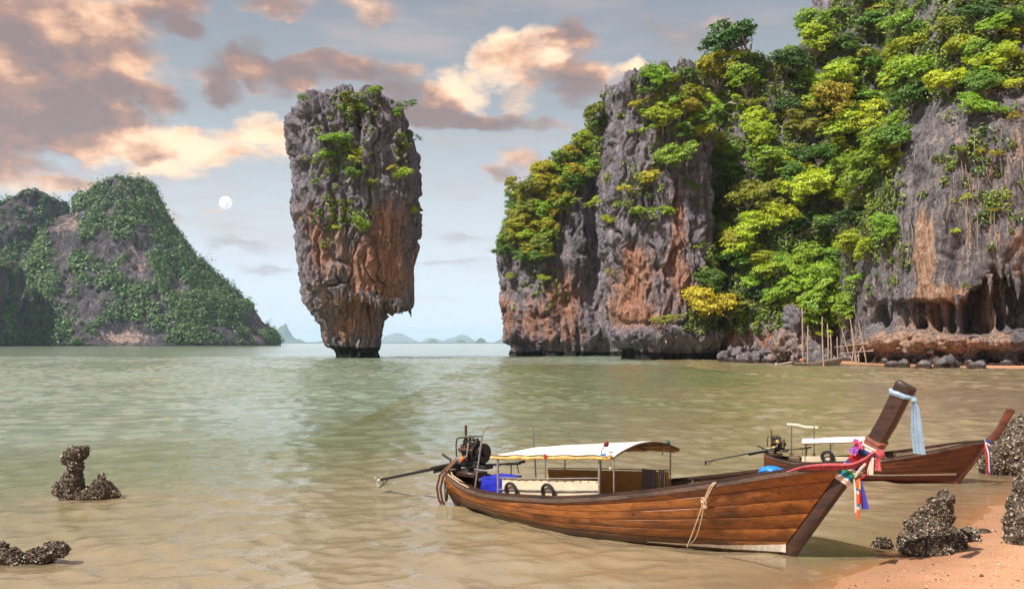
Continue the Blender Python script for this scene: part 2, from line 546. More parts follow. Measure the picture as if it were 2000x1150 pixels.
def water_patch(R, tanc):
    WY = np.repeat(R[:, None], len(tanc), 1)
    WX = WY * tanc[None, :]
    depth = np.clip(-ground_z(WX, WY), 0, 5)
    depth = np.where(WY > 100, np.maximum(depth, 1.0), depth)
    lmin = np.interp(WY, [5, 20, 45, 260, 420, 1000, 5000, 30000], [.30, .34, .95, 1.45, 7, 40, 300, 3000])
    gust = .55 + .85 * smooth(-.35, .5, fbm(np.stack([WX * .035 + .02 * WY, WY * .02, WX * 0 + 5], -1), 3))
    shore = smooth(0.0, 0.5, depth) * .85 + .15
    WZ = np.zeros(WX.shape, np.float32); SX = WZ.copy(); SY = WZ.copy(); kept = WZ.copy()
    x32, y32 = WX.astype(np.float64), WY.astype(np.float64)
    for lam, th, ph0, sl in WAVES:
        kk = 2 * math.pi / lam
        keep_ = smooth(.8, 1.25, lam / lmin)
        if keep_.max() <= 0:
            continue
        rows = np.where(keep_.max(1) > 0)[0]; r0, r1 = rows[0], rows[-1] + 1
        ph = (np.mod(kk * (x32[r0:r1] * math.cos(th) + y32[r0:r1] * math.sin(th)) + ph0, 2 * math.pi)).astype(np.float32)
        kept[r0:r1] += keep_[r0:r1] / KN
        a = (sl / kk * keep_[r0:r1]).astype(np.float32)
        c, s_ = np.cos(ph), np.sin(ph)
        WZ[r0:r1] += a * c
        SX[r0:r1] -= .75 * a * s_ * math.cos(th); SY[r0:r1] -= .75 * a * s_ * math.sin(th)
    amp = gust * shore * np.interp(WY, [28, 110], [1.0, 1.75])
    P = np.stack([WX + SX * amp, WY + SY * amp, WZ * amp], -1)
    return P.reshape(-1, 3), grid_faces(len(R), len(tanc)), depth.ravel(), (1 - kept).ravel()


wide = np.array([.74, .8, .9, 1.0, 1.2, 1.5, 2, 3, 6, 12])
def cols(k):
    return np.concatenate([-wide[::-1], np.linspace(-.68, .68, k), wide])
r_near = FPX * CAMH / np.concatenate([np.linspace(1400, 500, 24, endpoint=False), np.linspace(500, 154, 300)])
r_mid = np.concatenate([np.linspace(44.2, 120, 180, endpoint=False), np.linspace(120, 262, 210)])
r_far = np.concatenate([np.linspace(261, 420, 60, endpoint=False), FPX * CAMH / np.concatenate([np.linspace(16.5, 4, 26, endpoint=False), np.array([4, 3, 2.2, 1.6, 1.2, .8, .5, .3, .22])])])
parts_, off = [], 0
for r_, c_ in ((r_near, cols(580)), (r_mid, cols(340)), (r_far, cols(220))):
    V_, F_, d_, l_ = water_patch(r_, c_)
    parts_.append((V_, F_ + off, d_, l_)); off += len(V_)
W3, WF, depth, lodv = (np.concatenate([q[i] for q in parts_]) for i in range(4))
m, n, out = material('turbid_sea_water')
pos = n.n('ShaderNodeNewGeometry').outputs['Position']
sp = n.n('ShaderNodeSeparateXYZ'); n.l(pos, sp.inputs[0])
dep = n.attr('depth')
big = n.noise(n.scalev(pos, (.06, .10, 0)), 1.0, 4, .55)
silt = n.math('ADD', dep, n.math('MULTIPLY', n.math('SUBTRACT', big, .5), 1.6))
col = n.mix(n.mapr(silt, .15, 1.25, 0, 1, True), (0.335, 0.25, 0.15), (0.25, 0.20, 0.108))
col = n.mix(n.mapr(silt, .9, 2.0, 0, 1, True), col, (0.148, 0.170, 0.076))
col = n.mix(n.mapr(silt, 1.9, 3.2, 0, 1, True), col, (0.225, 0.28, 0.20))
foam = n.math('MULTIPLY', n.mapr(dep, .0, .11, 1, 0, True), n.mapr(n.noise(pos, 2.6, 6, .7), .5, .62, 0, .7, True))
col = n.mix(foam, col, (0.72, 0.66, 0.58))
lod = n.attr('lod')
rot = n.n('ShaderNodeVectorRotate'); rot.rotation_type = 'Z_AXIS'; n.l(pos, rot.inputs['Vector']); rot.inputs['Angle'].default_value = math.radians(-14)
rp = rot.outputs[0]
def crest(v, sc, det, ro):
    q = n.noise(v, sc, det, ro, .25)
    return n.math('SUBTRACT', 1.0, n.math('ABSOLUTE', n.math('MULTIPLY_ADD', q, 2.0, -1.0)))
rip1 = crest(n.scalev(rp, (.9, 1.15, 0)), .95, 4, .6)
rip2 = n.noise(n.scalev(rp, (1.0, 1.9, 0)), 4.4, 3, .6)
rip3 = crest(n.scalev(rp, (.5, 1.1, 0)), .22, 3, .55)
far_h = n.math('ADD', n.math('MULTIPLY', rip1, .13), n.math('MULTIPLY', rip3, .16))
near_h = n.math('ADD', n.math('ADD', n.math('MULTIPLY', rip2, .075), n.math('MULTIPLY', n.noise(n.scalev(rp, (1.0, 1.6, 0)), 9.5, 2, .5), .022)), n.math('MULTIPLY', rip1, .10))
calm = n.mapr(n.noise(n.scalev(pos, (.05, .03, 0)), 1.0, 3, .5), .35, .65, .5, 1.15)
hh = n.math('ADD', n.math('MULTIPLY', far_h, lod), near_h)
hh = n.math('MULTIPLY', hh, n.math('MULTIPLY', calm, n.mapr(dep, 0, .6, .25, 1)))
nrm = n.bump(hh, 1.0, .34)
b = n.n('ShaderNodeBsdfPrincipled')
n.put(b.inputs['Base Color'], col); n.put(b.inputs['Roughness'], n.mapr(lod, .15, 1.0, .03, .12))
b.inputs['IOR'].default_value = 2.0
n.l(nrm, b.inputs['Normal'])
tr = n.n('ShaderNodeBsdfTransparent'); tr.inputs[0].default_value = (.93, .86, .74, 1)
mx = n.n('ShaderNodeMixShader')
n.l(n.mapr(n.math('POWER', 2.718, n.math('MULTIPLY', dep, -9.0)), 0, 1, 1.0, .12), mx.inputs[0])
n.l(tr.outputs[0], mx.inputs[1]); n.l(b.outputs[0], mx.inputs[2])
n.l(mx.outputs[0], out.inputs['Surface'])
WATER = m
water = link('sea_water', mesh_fast('sea_water', W3, WF, {'depth': ('POINT', depth), 'lod': ('POINT', lodv)}, mats=[WATER]), kind='structure')

# ------------------------------------------------------------------ lofted rock bodies
def loft(D, prof, depth_f, yshift_f, nz, nth, power=2.4, front=.74, base_z=-2.5, hscale=None):
    """closed body whose left and right outlines, seen at the axis distance D, follow prof = [(py, left, right)]"""
    prof = sorted(prof, key=lambda q: -q[0])            # from the water up
    py = np.array([q[0] for q in prof], float); L = np.array([q[1] for q in prof], float); Rr = np.array([q[2] for q in prof], float)
    z = CAMH + (HY - py) / FPX * D
    xl = (L - 1000) / FPX * D; xr = (Rr - 1000) / FPX * D
    z[0] = base_z
    seg = np.sqrt(np.diff(z) ** 2 + .8 * (np.abs(np.diff(xl)) + np.abs(np.diff(xr))) ** 2)
    cum = np.concatenate([[0], np.cumsum(seg)])
    t = np.linspace(0, cum[-1], nz)
    Z = np.interp(t, cum, z); XL = np.interp(t, cum, xl); XR = np.interp(t, cum, xr)
    def sm(a, k=2):
        for _ in range(k):
            a = np.concatenate([a[:1], (a[:-2] + 2 * a[1:-1] + a[2:]) / 4, a[-1:]])
        return a
    XL, XR = sm(XL), sm(XR)
    nf = int(nth * front)
    th = np.concatenate([np.linspace(-math.pi - .25, .25, nf, endpoint=False), np.linspace(.25, math.pi - .25, nth - nf, endpoint=False)])
    cx = (XL + XR) / 2; rx = np.maximum((XR - XL) / 2, .05)
    ry = np.array([depth_f(zz, r) for zz, r in zip(Z, rx)]); cy = D + np.array([yshift_f(zz) for zz in Z])
    c, s = np.cos(th), np.sin(th)
    k = (np.abs(c) ** power + np.abs(s) ** power) ** (-1 / power)
    P = np.stack([cx[:, None] + rx[:, None] * c * k, cy[:, None] + ry[:, None] * s * k, np.repeat(Z[:, None], nth, 1)], -1)
    return P


def grid_normals(P):
    du = np.roll(P, -1, 1) - np.roll(P, 1, 1)
    dv = np.gradient(P, axis=0)
    nn = np.cross(du, dv)
    nn /= np.maximum(np.linalg.norm(nn, axis=-1, keepdims=True), 1e-9)
    return nn


def finish(P):
    nr, nc = P.shape[:2]
    F = grid_faces(nr, nc, True)
    top = P[-1].mean(0)
    V = np.concatenate([P.reshape(-1, 3), top[None]], 0)
    i0 = (nr - 1) * nc; ar = np.arange(nc)
    capf = np.stack([i0 + ar, i0 + (ar + 1) % nc, np.full(nc, nr * nc), np.full(nc, nr * nc)], -1)
    return V, F, capf


def to_px(P):
    return 1000 + FPX * P[..., 0] / P[..., 1], HY - FPX * (P[..., 2] - CAMH) / P[..., 1]


def blobs_at(P, lst):
    px, py = to_px(P)
    v = np.zeros(px.shape)
    for (x, y, rx, ry, w) in lst:
        v = v + 1.25 * w * np.exp(-(((px - x) / rx) ** 2 + ((py - y) / ry) ** 2))
    return v


def rock_disp(P, N, amp=1.0, seed=0.0, flute=1.0, crag=1.0):
    q = P + seed
    d = 2.6 * fbm(q / 14.0, 3)
    wq = q + 1.9 * np.stack([gnoise(q / 5.0), gnoise(q / 5.0 + 31), gnoise(q / 8.0 + 57)], -1)
    f1, f2, hid = worley(wq * np.array([1 / 5.2, 1 / 5.2, 1 / 19.0]), True)
    d += crag * (.9 * np.clip(f2 - f1, 0, .25) + 1.5 * (hid - .5) * smooth(0, .10, f2 - f1) - 1.1 * np.exp(-((f2 - f1) / .08) ** 2))
    d += flute * (1.45 * ridged(wq * np.array([1 / 3.1, 1 / 3.1, 1 / 22.0]), 3) + .55 * ridged(wq * np.array([1 / 1.25, 1 / 1.25, 1 / 12.0]) + 5, 2))
    f1, f2, hid = worley(wq * np.array([1 / 2.1, 1 / 2.1, 1 / 6.0]) + 17, True)
    md = smooth(-.25, .35, gnoise(q / 7.0 + 5))
    d += crag * md * (.8 * (hid - .5) * smooth(0, .18, f2 - f1) + .5 * np.clip(f2 - f1, 0, .3))
    d += .7 * ridged(q / np.array([1.6, 1.6, 3.2]) + 3, 3) - .35
    d = d - d.mean() - .65 * d.std()
    return d * amp


def body(name, P, disp, stain, wet, mat, parent, moss=None, label=None):
    V, F, cap = finish(P)
    me = bpy.data.meshes.new(name)
    at_ = {'stain': ('POINT', np.append(stain.ravel(), 0)), 'wet': ('POINT', np.append(wet.ravel(), 0))}
    if moss is not None:
        at_['moss'] = ('POINT', np.append(moss.ravel(), .5))
    me = mesh_fast(name, V, F, at_, mats=[mat])
    o = link(name, me, parent)
    bv = BVHTree.FromPolygons(V.tolist(), F.tolist())
    return o, bv


BVH = {}
# ---- sea stack -------------------------------------------------------------
D_T = 243.0
stack = empty('sea_stack', (at(700, 690, D_T).x, D_T, 0), 0, 'towering top-heavy limestone sea stack rising from the green bay', 'sea stack')
prof = [(716, 652, 748), (700, 652, 748), (690, 650, 748), (683, 645, 749), (676, 638, 746), (664, 634, 748), (644, 630, 751), (624, 621, 756), (616, 614, 760),
        (609, 612, 768), (604, 611, 792), (600, 610, 804), (592, 606, 807), (569, 598, 807), (543, 591, 808), (518, 586, 806), (468, 579, 810), (422, 577, 815),
        (392, 582, 819), (367, 585, 817), (316, 574, 811), (274, 567, 804), (236, 575, 790), (210, 582, 783), (196, 590, 772), (186, 604, 752), (180, 625, 735), (177, 650, 710), (176, 665, 690)]
P = loft(D_T, prof, lambda z, r: r * .95, lambda z: 0.0, 470, 320, power=2.6)
N = grid_normals(P)
pxx, pyy = to_px(P)
d = rock_disp(P, N, .85, 3.0, 1.2, 1.15)
lower = smooth(610, 690, pyy)
d *= (1 - .35 * lower)
# recessed chimney of the overhang, notch at the waterline, big cleft on the face
d -= 3.0 * np.exp(-(((pxx - 752) / 24) ** 2 + ((pyy - 606) / 10) ** 2)) * (P[..., 1] < D_T)
d -= 2.4 * np.exp(-((pyy - 603 + 10 * np.sin(pxx * .11)) / 12) ** 2) * smooth(655, 690, pxx) * (P[..., 1] < D_T)
d -= 2.2 * np.exp(-(((pxx - 735) / 16) ** 2 + ((pyy - 473) / 9) ** 2)) * (P[..., 1] < D_T)
d -= 2.6 * np.exp(-(((pxx - 700 - (pyy - 240) * .05) / 5) ** 2)) * smooth(330, 250, pyy) * (P[..., 1] < D_T)
d -= 1.5 * np.exp(-(((pxx - 630 - (pyy - 200) * .1) / 4) ** 2)) * smooth(290, 240, pyy) * (P[..., 1] < D_T)
d -= 1.4 * np.exp(-((P[..., 2] - 1.6) / 1.1) ** 2) * (.7 + .6 * gnoise(P / 3))
wd_ = np.exp(-((pxx - 806) / 40) ** 2) * smooth(500, 545, pyy) * (1 - smooth(601, 612, pyy))
d *= 1 - .85 * wd_
P2 = P + N * d[..., None]
P2[..., 2] = np.where(pyy > 712, -2.5, P2[..., 2])
topz = smooth(225, 185, pyy)
P2[..., 2] += topz * (1.4 * np.maximum(0, ridged(P * np.array([.16, .16, .02]) + 3, 2) - .1) + 1.2 * fbm(P * .5, 3) - 1.6)
stain = blobs_at(P, [(720, 520, 60, 75, .75), (765, 560, 36, 50, .55), (760, 450, 26, 70, .55), (790, 420, 16, 60, .2), (620, 540, 30, 90, .35), (600, 430, 26, 40, .4),
                     (650, 420, 22, 40, .25), (690, 640, 60, 40, .6), (700, 590, 50, 25, .4), (805, 540, 8, 60, .3), (630, 480, 30, 40, .25), (740, 420, 20, 30, .2)])
stain -= .25 * smooth(400, 300, pyy)
wet = smooth(3.6, 2.2, P[..., 2])
o, BVH['stack'] = body('rock', P2, d, stain, wet, ROCK, stack)
STACK_ROCK = o

# spire on the crown and stalactites under the overhang
def spike(name, base, tip, r, mat, parent, seed, bend=.25, nseg=16, nring=14, flat=1.0):
    base, tip = np.array(base, float), np.array(tip, float)
    rs = np.random.default_rng(seed)
    ax = tip - base; ln = np.linalg.norm(ax)
    side = np.array([1.0, 0, 0]); oth = np.cross(ax / ln, side); oth /= np.linalg.norm(oth)
    t = np.linspace(0, 1, nring)
    cen = base[None] + ax[None] * t[:, None] + bend * r * np.sin(t * 4 + seed)[:, None] * side[None]
    rad = r * (1 - t ** 1.6 * .88)
    th = np.linspace(0, 2 * math.pi, nseg, endpoint=False)
    P = cen[:, None] + rad[:, None, None] * (np.cos(th)[None, :, None] * side + flat * np.sin(th)[None, :, None] * oth)
    P = P + (1.1 * r * fbm(P / (r * 1.5) + seed, 3))[..., None] * (P - cen[:, None]) / r
    V, F, cap = finish(P)
    me = mesh_fast(name, V, np.concatenate([F, cap[:, [0, 1, 2, 2]]])[:, :4] if False else F,
                   {'stain': ('POINT', np.full(len(V), .25)), 'wet': ('POINT', np.zeros(len(V)))}, mats=[mat])
    return link(name, me, parent)


def local(o_parent, p):
    return np.array(p) - np.array(o_parent.location)


stack_kids = []
for i, (bx, by, tx, ty, w) in enumerate([(652, 200, 657, 168, 10), (606, 212, 603, 184, 9), (626, 205, 623, 177, 8), (760, 212, 757, 190, 9)]):
    spike('pinnacle', at(bx, by, D_T - 2), at(tx, ty, D_T - 2), w * .14 * 1.4, ROCK, None, i + 3).parent = stack
for i, (bx, by, ty, w) in enumerate([(802, 590, 621, 4), (797, 592, 612, 4), (791, 592, 607, 5), (784, 592, 614, 4), (778, 590, 612, 5), (771, 590, 606, 5), (764, 590, 603, 4), (742, 585, 602, 5),
                                     (731, 575, 600, 5), (722, 580, 596, 4), (706, 575, 592, 4), (684, 575, 590, 4), (668, 572, 586, 3), (805, 560, 575, 3)]):
    dd = D_T - (0 if bx > 780 else 12 if bx > 755 else 15.5)
    spike('stalactite', at(bx, by - 8, dd), at(bx + 1, ty, dd), w * .14 * 1.2, ROCK, None, i + 40).parent = stack
for ch in stack.children:
    ch.matrix_parent_inverse = Matrix.Translation(-stack.location)

# ---- right-hand cliff ----------------------------------------------------------
cliff = empty('limestone_cliff', (60, 200, 0), 0, 'long limestone cliff with jungle-filled gully, grey buttress and sea caves on the right', 'cliff')
PX_C = {}


def add_part(name, D, prof, depth_f, yshift_f, nz, nth, seed, amp, stains, sub, mat=ROCK, power=2.4, wetz=(2.6, 1.2), flute=1.0, crag=1.0, zk=3.0, front=.74):
    P = loft(D, prof, depth_f, yshift_f, nz, nth, power=power, front=front)
    N = grid_normals(P)
    px, py = to_px(P)
    d = rock_disp(P, N, amp, seed, flute, crag)
    d = d + sub(P, N, px, py)
    Q = P + N * d[..., None]
    Q[0, :, 2] = -2.5
    nzv = smooth(.25, .8, N[..., 2])
    Q[..., 2] += nzv * zk * np.maximum(0, ridged(P * np.array([.25, .25, .03]) + seed, 3) - .2)
    st = blobs_at(P, stains)
    wt = smooth(wetz[0], wetz[1], P[..., 2])
    o, bv = body(name, Q, d, st, wt, mat, cliff)
    o.matrix_parent_inverse = Matrix.Translation(-cliff.location)
    BVH[name] = bv
    return o


# B: left headland
def sub_b(P, N, px, py):
    fr = smooth(.2, -.4, N[..., 1])
    d = -3.0 * np.exp(-((P[..., 2] - 1.5) / 2.6) ** 2) * (.6 + 1.1 * np.maximum(0, gnoise(P / 6.0)))
    d += -4.0 * np.exp(-(((px - 1165 - 8 * np.sin(py * .03)) / 22) ** 2)) * fr * smooth(660, 560, py)
    d += 2.6 * np.exp(-(((px - 1130) / 26) ** 2 + ((py - 420) / 70) ** 2)) * fr
    d += 2.0 * np.exp(-(((px - 1060) / 30) ** 2 + ((py - 600) / 60) ** 2)) * fr
    return d
profB = [(706, 986, 1290), (693, 986, 1290), (680, 990, 1290), (665, 984, 1290), (640, 983, 1290), (600, 981, 1290), (560, 979, 1290), (530, 975, 1290), (500, 974, 1290), (470, 974, 1290), (440, 982, 1290),
         (410, 992, 1290), (380, 1006, 1290), (350, 1030, 1290), (325, 1056, 1290), (305, 1078, 1290), (285, 1110, 1290), (270, 1130, 1285), (250, 1146, 1280), (235, 1160, 1270), (225, 1175, 1255)]
add_part('headland', 292.0, profB, lambda z, r: 20 - z * .08, lambda z: 4 + z * .10, 370, 260, 21.0, .95,
         [(1110, 590, 32, 70, .7), (1040, 620, 36, 45, .55), (990, 620, 16, 60, .5), (1075, 570, 20, 40, .3), (1180, 600, 20, 40, .3), (1100, 660, 80, 18, .25)], sub_b, power=3.2)

# C: grey buttress
def sub_c(P, N, px, py):
    fr = smooth(.2, -.4, N[..., 1])
    d = -2.6 * np.exp(-((P[..., 2] - 1.4) / 1.8) ** 2) * (.5 + 1.2 * np.maximum(0, gnoise(P / 4.5)))
    d += -1.8 * np.exp(-(((px - 1225) / 30) ** 2 + ((py - 550) / 45) ** 2)) * fr
    d += 1.6 * np.exp(-((py - 655) / 16) ** 2) * fr
    d += -1.2 * np.exp(-((py - 632) / 6) ** 2) * fr
    return d
profC = [(716, 1206, 1400), (704, 1206, 1400), (690, 1208, 1400), (672, 1200, 1402), (655, 1194, 1404), (640, 1200, 1404), (620, 1201, 1404), (590, 1197, 1400), (555, 1193, 1398), (520, 1188, 1396), (480, 1178, 1394), (440, 1175, 1394),
         (390, 1172, 1392), (340, 1172, 1392), (290, 1174, 1392), (255, 1182, 1390), (225, 1190, 1388), (190, 1188, 1386), (182, 1192, 1384), (172, 1204, 1380), (163, 1225, 1372), (155, 1250, 1360), (148, 1270, 1345), (143, 1285, 1325)]
add_part('buttress', 222.0, profC, lambda z, r: 13.5 - z * .05, lambda z: z * .06, 440, 270, 55.0, .8,
         [(1225, 560, 34, 60, .9), (1325, 440, 16, 90, .65), (1300, 540, 40, 70, .35), (1265, 620, 50, 30, .45), (1240, 500, 26, 40, .4), (1350, 560, 30, 60, .35), (1210, 620, 26, 26, .4)], sub_c, flute=1.5, crag=1.0, power=2.7)

# D: gully slope that carries the jungle
def sub_d(P, N, px, py):
    d = -2.0 * np.exp(-((P[..., 2] - 1.2) / 1.8) ** 2) * (.5 + 1.2 * np.maximum(0, gnoise(P / 4.5)))
    d += 3.0 * fbm(P / 9.0 + 4, 3)
    return d
profD = [(716, 1350, 1720), (704, 1350, 1725), (640, 1352, 1735), (560, 1360, 1750), (480, 1368, 1770), (400, 1376, 1790), (300, 1388, 1830), (220, 1396, 1860), (170, 1402, 1880), (140, 1410, 1900), (122, 1430, 1910), (110, 1500, 1920), (98, 1556, 1925), (85, 1586, 1930),
         (60, 1602, 1940), (30, 1615, 1945), (0, 1626, 1950), (-40, 1640, 1955), (-80, 1665, 1950), (-110, 1700, 1930), (-125, 1740, 1900)]
add_part('gully_slope', 236.0, profD, lambda z, r: 34 - z * .22, lambda z: z * .22, 250, 230, 91.0, .9,
         [(1440, 660, 50, 25, .6), (1530, 665, 40, 22, .6), (1600, 650, 30, 30, .4), (1650, 640, 30, 30, .5)], sub_d, power=2.8)

# E: cave wall
def sub_e(P, N, px, py):
    fr = smooth(.3, -.3, N[..., 1])
    z = P[..., 2]
    # ceiling line of the cave band, higher towards the right where the grotto opens
    jag = 11 * gnoise(np.stack([px * .045, px * 0, px * 0 + 4], -1)) - 15 * np.abs(gnoise(np.stack([px * .085, px * 0, px * 0 + 8], -1))) - 7 * np.abs(gnoise(np.stack([px * .21, px * 0, px * 0 + 2], -1))) + 5
    topy = np.interp(px, [1680, 1700, 1740, 1780, 1830, 1880, 1920, 1945, 1990, 2060, 2150], [612, 596, 588, 590, 592, 586, 556, 520, 545, 580, 600]) - jag
    boty = np.interp(px, [1680, 1760, 1850, 1950, 2000, 2150], [640, 645, 655, 652, 645, 640]) + 4 * gnoise(np.stack([px * .06, px * 0, px * 0 + 14], -1))
    ins = smooth(-3, 3, py - topy) * smooth(5, -7, py - boty) * smooth(1684, 1700, px)
    dep = np.interp(px, [1690, 1760, 1850, 1900, 1960, 2000, 2100], [5.5, 6.5, 7.0, 12.0, 13.0, 9.0, 6.0])
    dep = dep + 3.0 * gnoise(P / 3.2) + 1.2 * np.abs(gnoise(P * np.array([.5, .5, .12])))
    pill = np.zeros(px.shape)
    for (x, w) in ((1722, 12), (1752, 5), (1790, 7), (1830, 6), (1862, 8), (1956, 13), (1985, 6)):
        pill = np.maximum(pill, np.exp(-((px - x - (py - 600) * .12) / w) ** 2))
    dep = dep * (1 - .72 * pill)
    d = -np.maximum(dep, 0) * ins
    # reddish ledge below the caves, then the wave-cut notch
    d += 2.0 * np.exp(-((py - 666) / 15) ** 2) * fr * (.6 + 2.2 * fbm(P / 3.4, 3)) + 1.8 * ridged(P / np.array([2.6, 2.6, 1.6]) + 9, 3) * np.exp(-((py - 668) / 24) ** 2) * fr
    d += -4.2 * np.exp(-((z - 1.5) / 1.2) ** 2) * fr * (.4 + 1.3 * smooth(-.1, .4, gnoise(np.stack([px * .02, px * 0, px * 0 + 2], -1))))
    # a raised calcite curtain
    d += 1.4 * np.exp(-(((px - 1825) / 36) ** 4 + ((py - 510) / 95) ** 4)) * fr
    d += 1.5 * np.exp(-(((px - 1965) / 40) ** 2 + ((py - 480) / 50) ** 2)) * fr
    return d
profE = [(735, 1690, 2330), (716, 1690, 2330), (700, 1688, 2330), (670, 1684, 2330), (640, 1683, 2330), (600, 1682, 2330), (560, 1684, 2330), (500, 1686, 2330), (440, 1690, 2330), (380, 1698, 2330), (330, 1712, 2325), (290, 1745, 2320), (260, 1772, 2315), (235, 1790, 2310),
         (200, 1800, 2305), (150, 1815, 2300), (100, 1826, 2290), (50, 1835, 2280), (0, 1840, 2270), (-60, 1850, 2250), (-110, 1870, 2220), (-150, 1920, 2180), (-170, 1980, 2120)]
add_part('cave_wall', 176.0, profE, lambda z, r: 27 - .16 * max(0, z - 40), lambda z: 1.0 + .45 * max(0, z - 42), 430, 325, 133.0, .62,
         [(1805, 500, 22, 80, 1.3), (1815, 590, 34, 22, .8), (1850, 580, 22, 24, .7), (1700, 450, 14, 60, .5), (1880, 575, 30, 16, .6), (1960, 560, 26, 60, .6), (1770, 660, 90, 18, .5), (1900, 665, 120, 18, .45),
          (1720, 680, 50, 16, .6), (1850, 690, 80, 16, .5), (1955, 625, 20, 30, .5), (1790, 625, 60, 20, .5), (1990, 280, 20, 60, .4), (1900, 330, 60, 60, .22), (1850, 260, 50, 40, .18), (1745, 500, 18, 60, .3), (1900, 450, 26, 60, .35), (1950, 440, 20, 50, .35), (1990, 470, 20, 40, .4)],
         sub_e, mat=ROCK_CAVE, power=3.4, wetz=(1.9, .5), flute=1.0, crag=.6, zk=1.5, front=.8)
for i, (bx, by, ty, w, dd) in enumerate([(1738, 585, 622, 3.5, 150), (1953, 515, 545, 5, 148), (1968, 525, 560, 4, 148), (1985, 540, 585, 6, 147), (1932, 545, 575, 4, 148), (1700, 590, 632, 9, 153),
                                         (1870, 585, 603, 5, 149)]):
    o = spike('stalactite', at(bx, by - 10, dd), at(bx + 2, ty, dd), w * .087 * 1.3, ROCK_CAVE, cliff, i + 90)
    o.matrix_parent_inverse = Matrix.Translation(-cliff.location)

# ---- left island ------------------------------------------------------------------
D_I = 1400.0
isle = empty('forested_island', (at(200, 672, D_I).x, D_I, 0), 0, 'dark green forested limestone island across the bay on the left', 'island')


def isle_part(name, D, prof, ry, sh, nz, nth, seed, stains):
    P = loft(D, prof, lambda z, r: ry * max(.06, 1 - z / 420), lambda z: z * sh, nz, nth, power=2.2, base_z=-6, front=.7)
    N = grid_normals(P)
    px, py = to_px(P)
    q = P + seed
    d = 20 * fbm(q / 110.0, 4) + 12 * ridged(q * np.array([1 / 60., 1 / 60., 1 / 160.]), 4) + 7 * fbm(q / 22., 3)
    d = d - d.mean() - 1.5 * d.std()
    st = blobs_at(P, stains)
    d = d - 10 * np.clip(st, 0, 1)
    d *= smooth(-5, 40, P[..., 2]) * .85 + .15
    Q = P + N * d[..., None]
    Q[0, :, 2] = -6
    moss = .62 + .3 * fbm(q / 60., 4) - 1.3 * np.clip(st, 0, 1) - .35 * smooth(.25, .65, ridged(q * np.array([1 / 45., 1 / 45., 1 / 150.]), 3))
    wet = smooth(5, 2, P[..., 2])
    o, bv = body(name, Q, d, np.clip(st, 0, 1) * .75 - .1, wet, ISLE, isle, moss=moss)
    o.matrix_parent_inverse = Matrix.Translation(-isle.location)
    BVH[name] = bv
    ISLE_DATA.append((Q, grid_normals(Q), moss, st))
    return o


ISLE_DATA = []
ISTAIN = [(135, 430, 18, 22, 1.0), (110, 450, 8, 22, .5), (245, 650, 42, 20, 1.2), (350, 545, 10, 22, .7), (275, 510, 16, 30, .6), (255, 480, 40, 22, .35), (505, 640, 14, 30, .7), (155, 570, 10, 20, .5), (120, 520, 16, 50, .35), (190, 480, 30, 20, .3), (50, 380, 8, 10, .4)]
isle_part('main_peak', D_I, [(676, -60, 540), (668, -50, 534), (655, -40, 528), (640, -30, 516), (620, -22, 500), (600, -14, 482), (580, -4, 454), (560, 4, 424), (540, 14, 398), (520, 24, 378), (500, 34, 362), (480, 44, 344),
                             (460, 54, 322), (440, 64, 304), (420, 74, 286), (400, 86, 272), (380, 98, 258), (365, 112, 245), (350, 130, 234), (338, 146, 222), (328, 160, 210), (322, 172, 202)], 210, .45, 220, 240, 400, ISTAIN)
isle_part('left_peak', D_I + 130, [(676, -330, 140), (640, -310, 135), (600, -290, 125), (540, -260, 118), (480, -220, 108), (440, -180, 100), (410, -120, 92), (390, -60, 86), (375, -10, 78), (367, 15, 68), (363, 30, 55)], 190, .3, 120, 160, 900, [(55, 400, 12, 12, .4)])
isle_part('near_spur', D_I - 250, [(677, -330, 14), (640, -320, 12), (600, -300, 10), (560, -280, 8), (530, -240, 6), (510, -200, 0), (500, -160, -14), (494, -120, -40)], 120, .2, 70, 110, 1300, [(2, 590, 10, 40, .6)])

# ---- blue hills along the far shore ---------------------------------------------
m, n, out = material('far_forest')
pos = n.n('ShaderNodeNewGeometry').outputs['Position']
principled(n, out, Base_Color=n.mix(n.noise(pos, .02, 4, .6), (0.025, 0.045, 0.02), (0.07, 0.08, 0.05)), Roughness=.9)
FAR = m
HILLS = [  # D, left, right, peak list [(px, py)]
    (7600, 530, 592, [(545, 640), (558, 632), (570, 655), (582, 664)]),
    (7600, 556, 606, [(575, 664), (585, 661), (596, 668)]),
    (11000, 590, 640, [(605, 668), (620, 667), (632, 664)]),
    (13500, 740, 830, [(752, 656), (770, 650), (785, 651), (805, 661), (820, 668)]),
    (12500, 815, 880, [(826, 665), (838, 659), (852, 661), (868, 667)]),
    (12000, 860, 935, [(870, 663), (885, 659), (900, 653), (912, 655), (926, 664)]),
    (7000, 832, 860, [(838, 665), (845, 661), (853, 664)]),
    (6400, 890, 911, [(894, 664), (901, 662), (907, 664)]),
    (4800, 926, 953, [(930, 665), (938, 659), (946, 662)]),
    (7400, 958, 1012, [(966, 667), (976, 663), (986, 657), (998, 654)]),
]
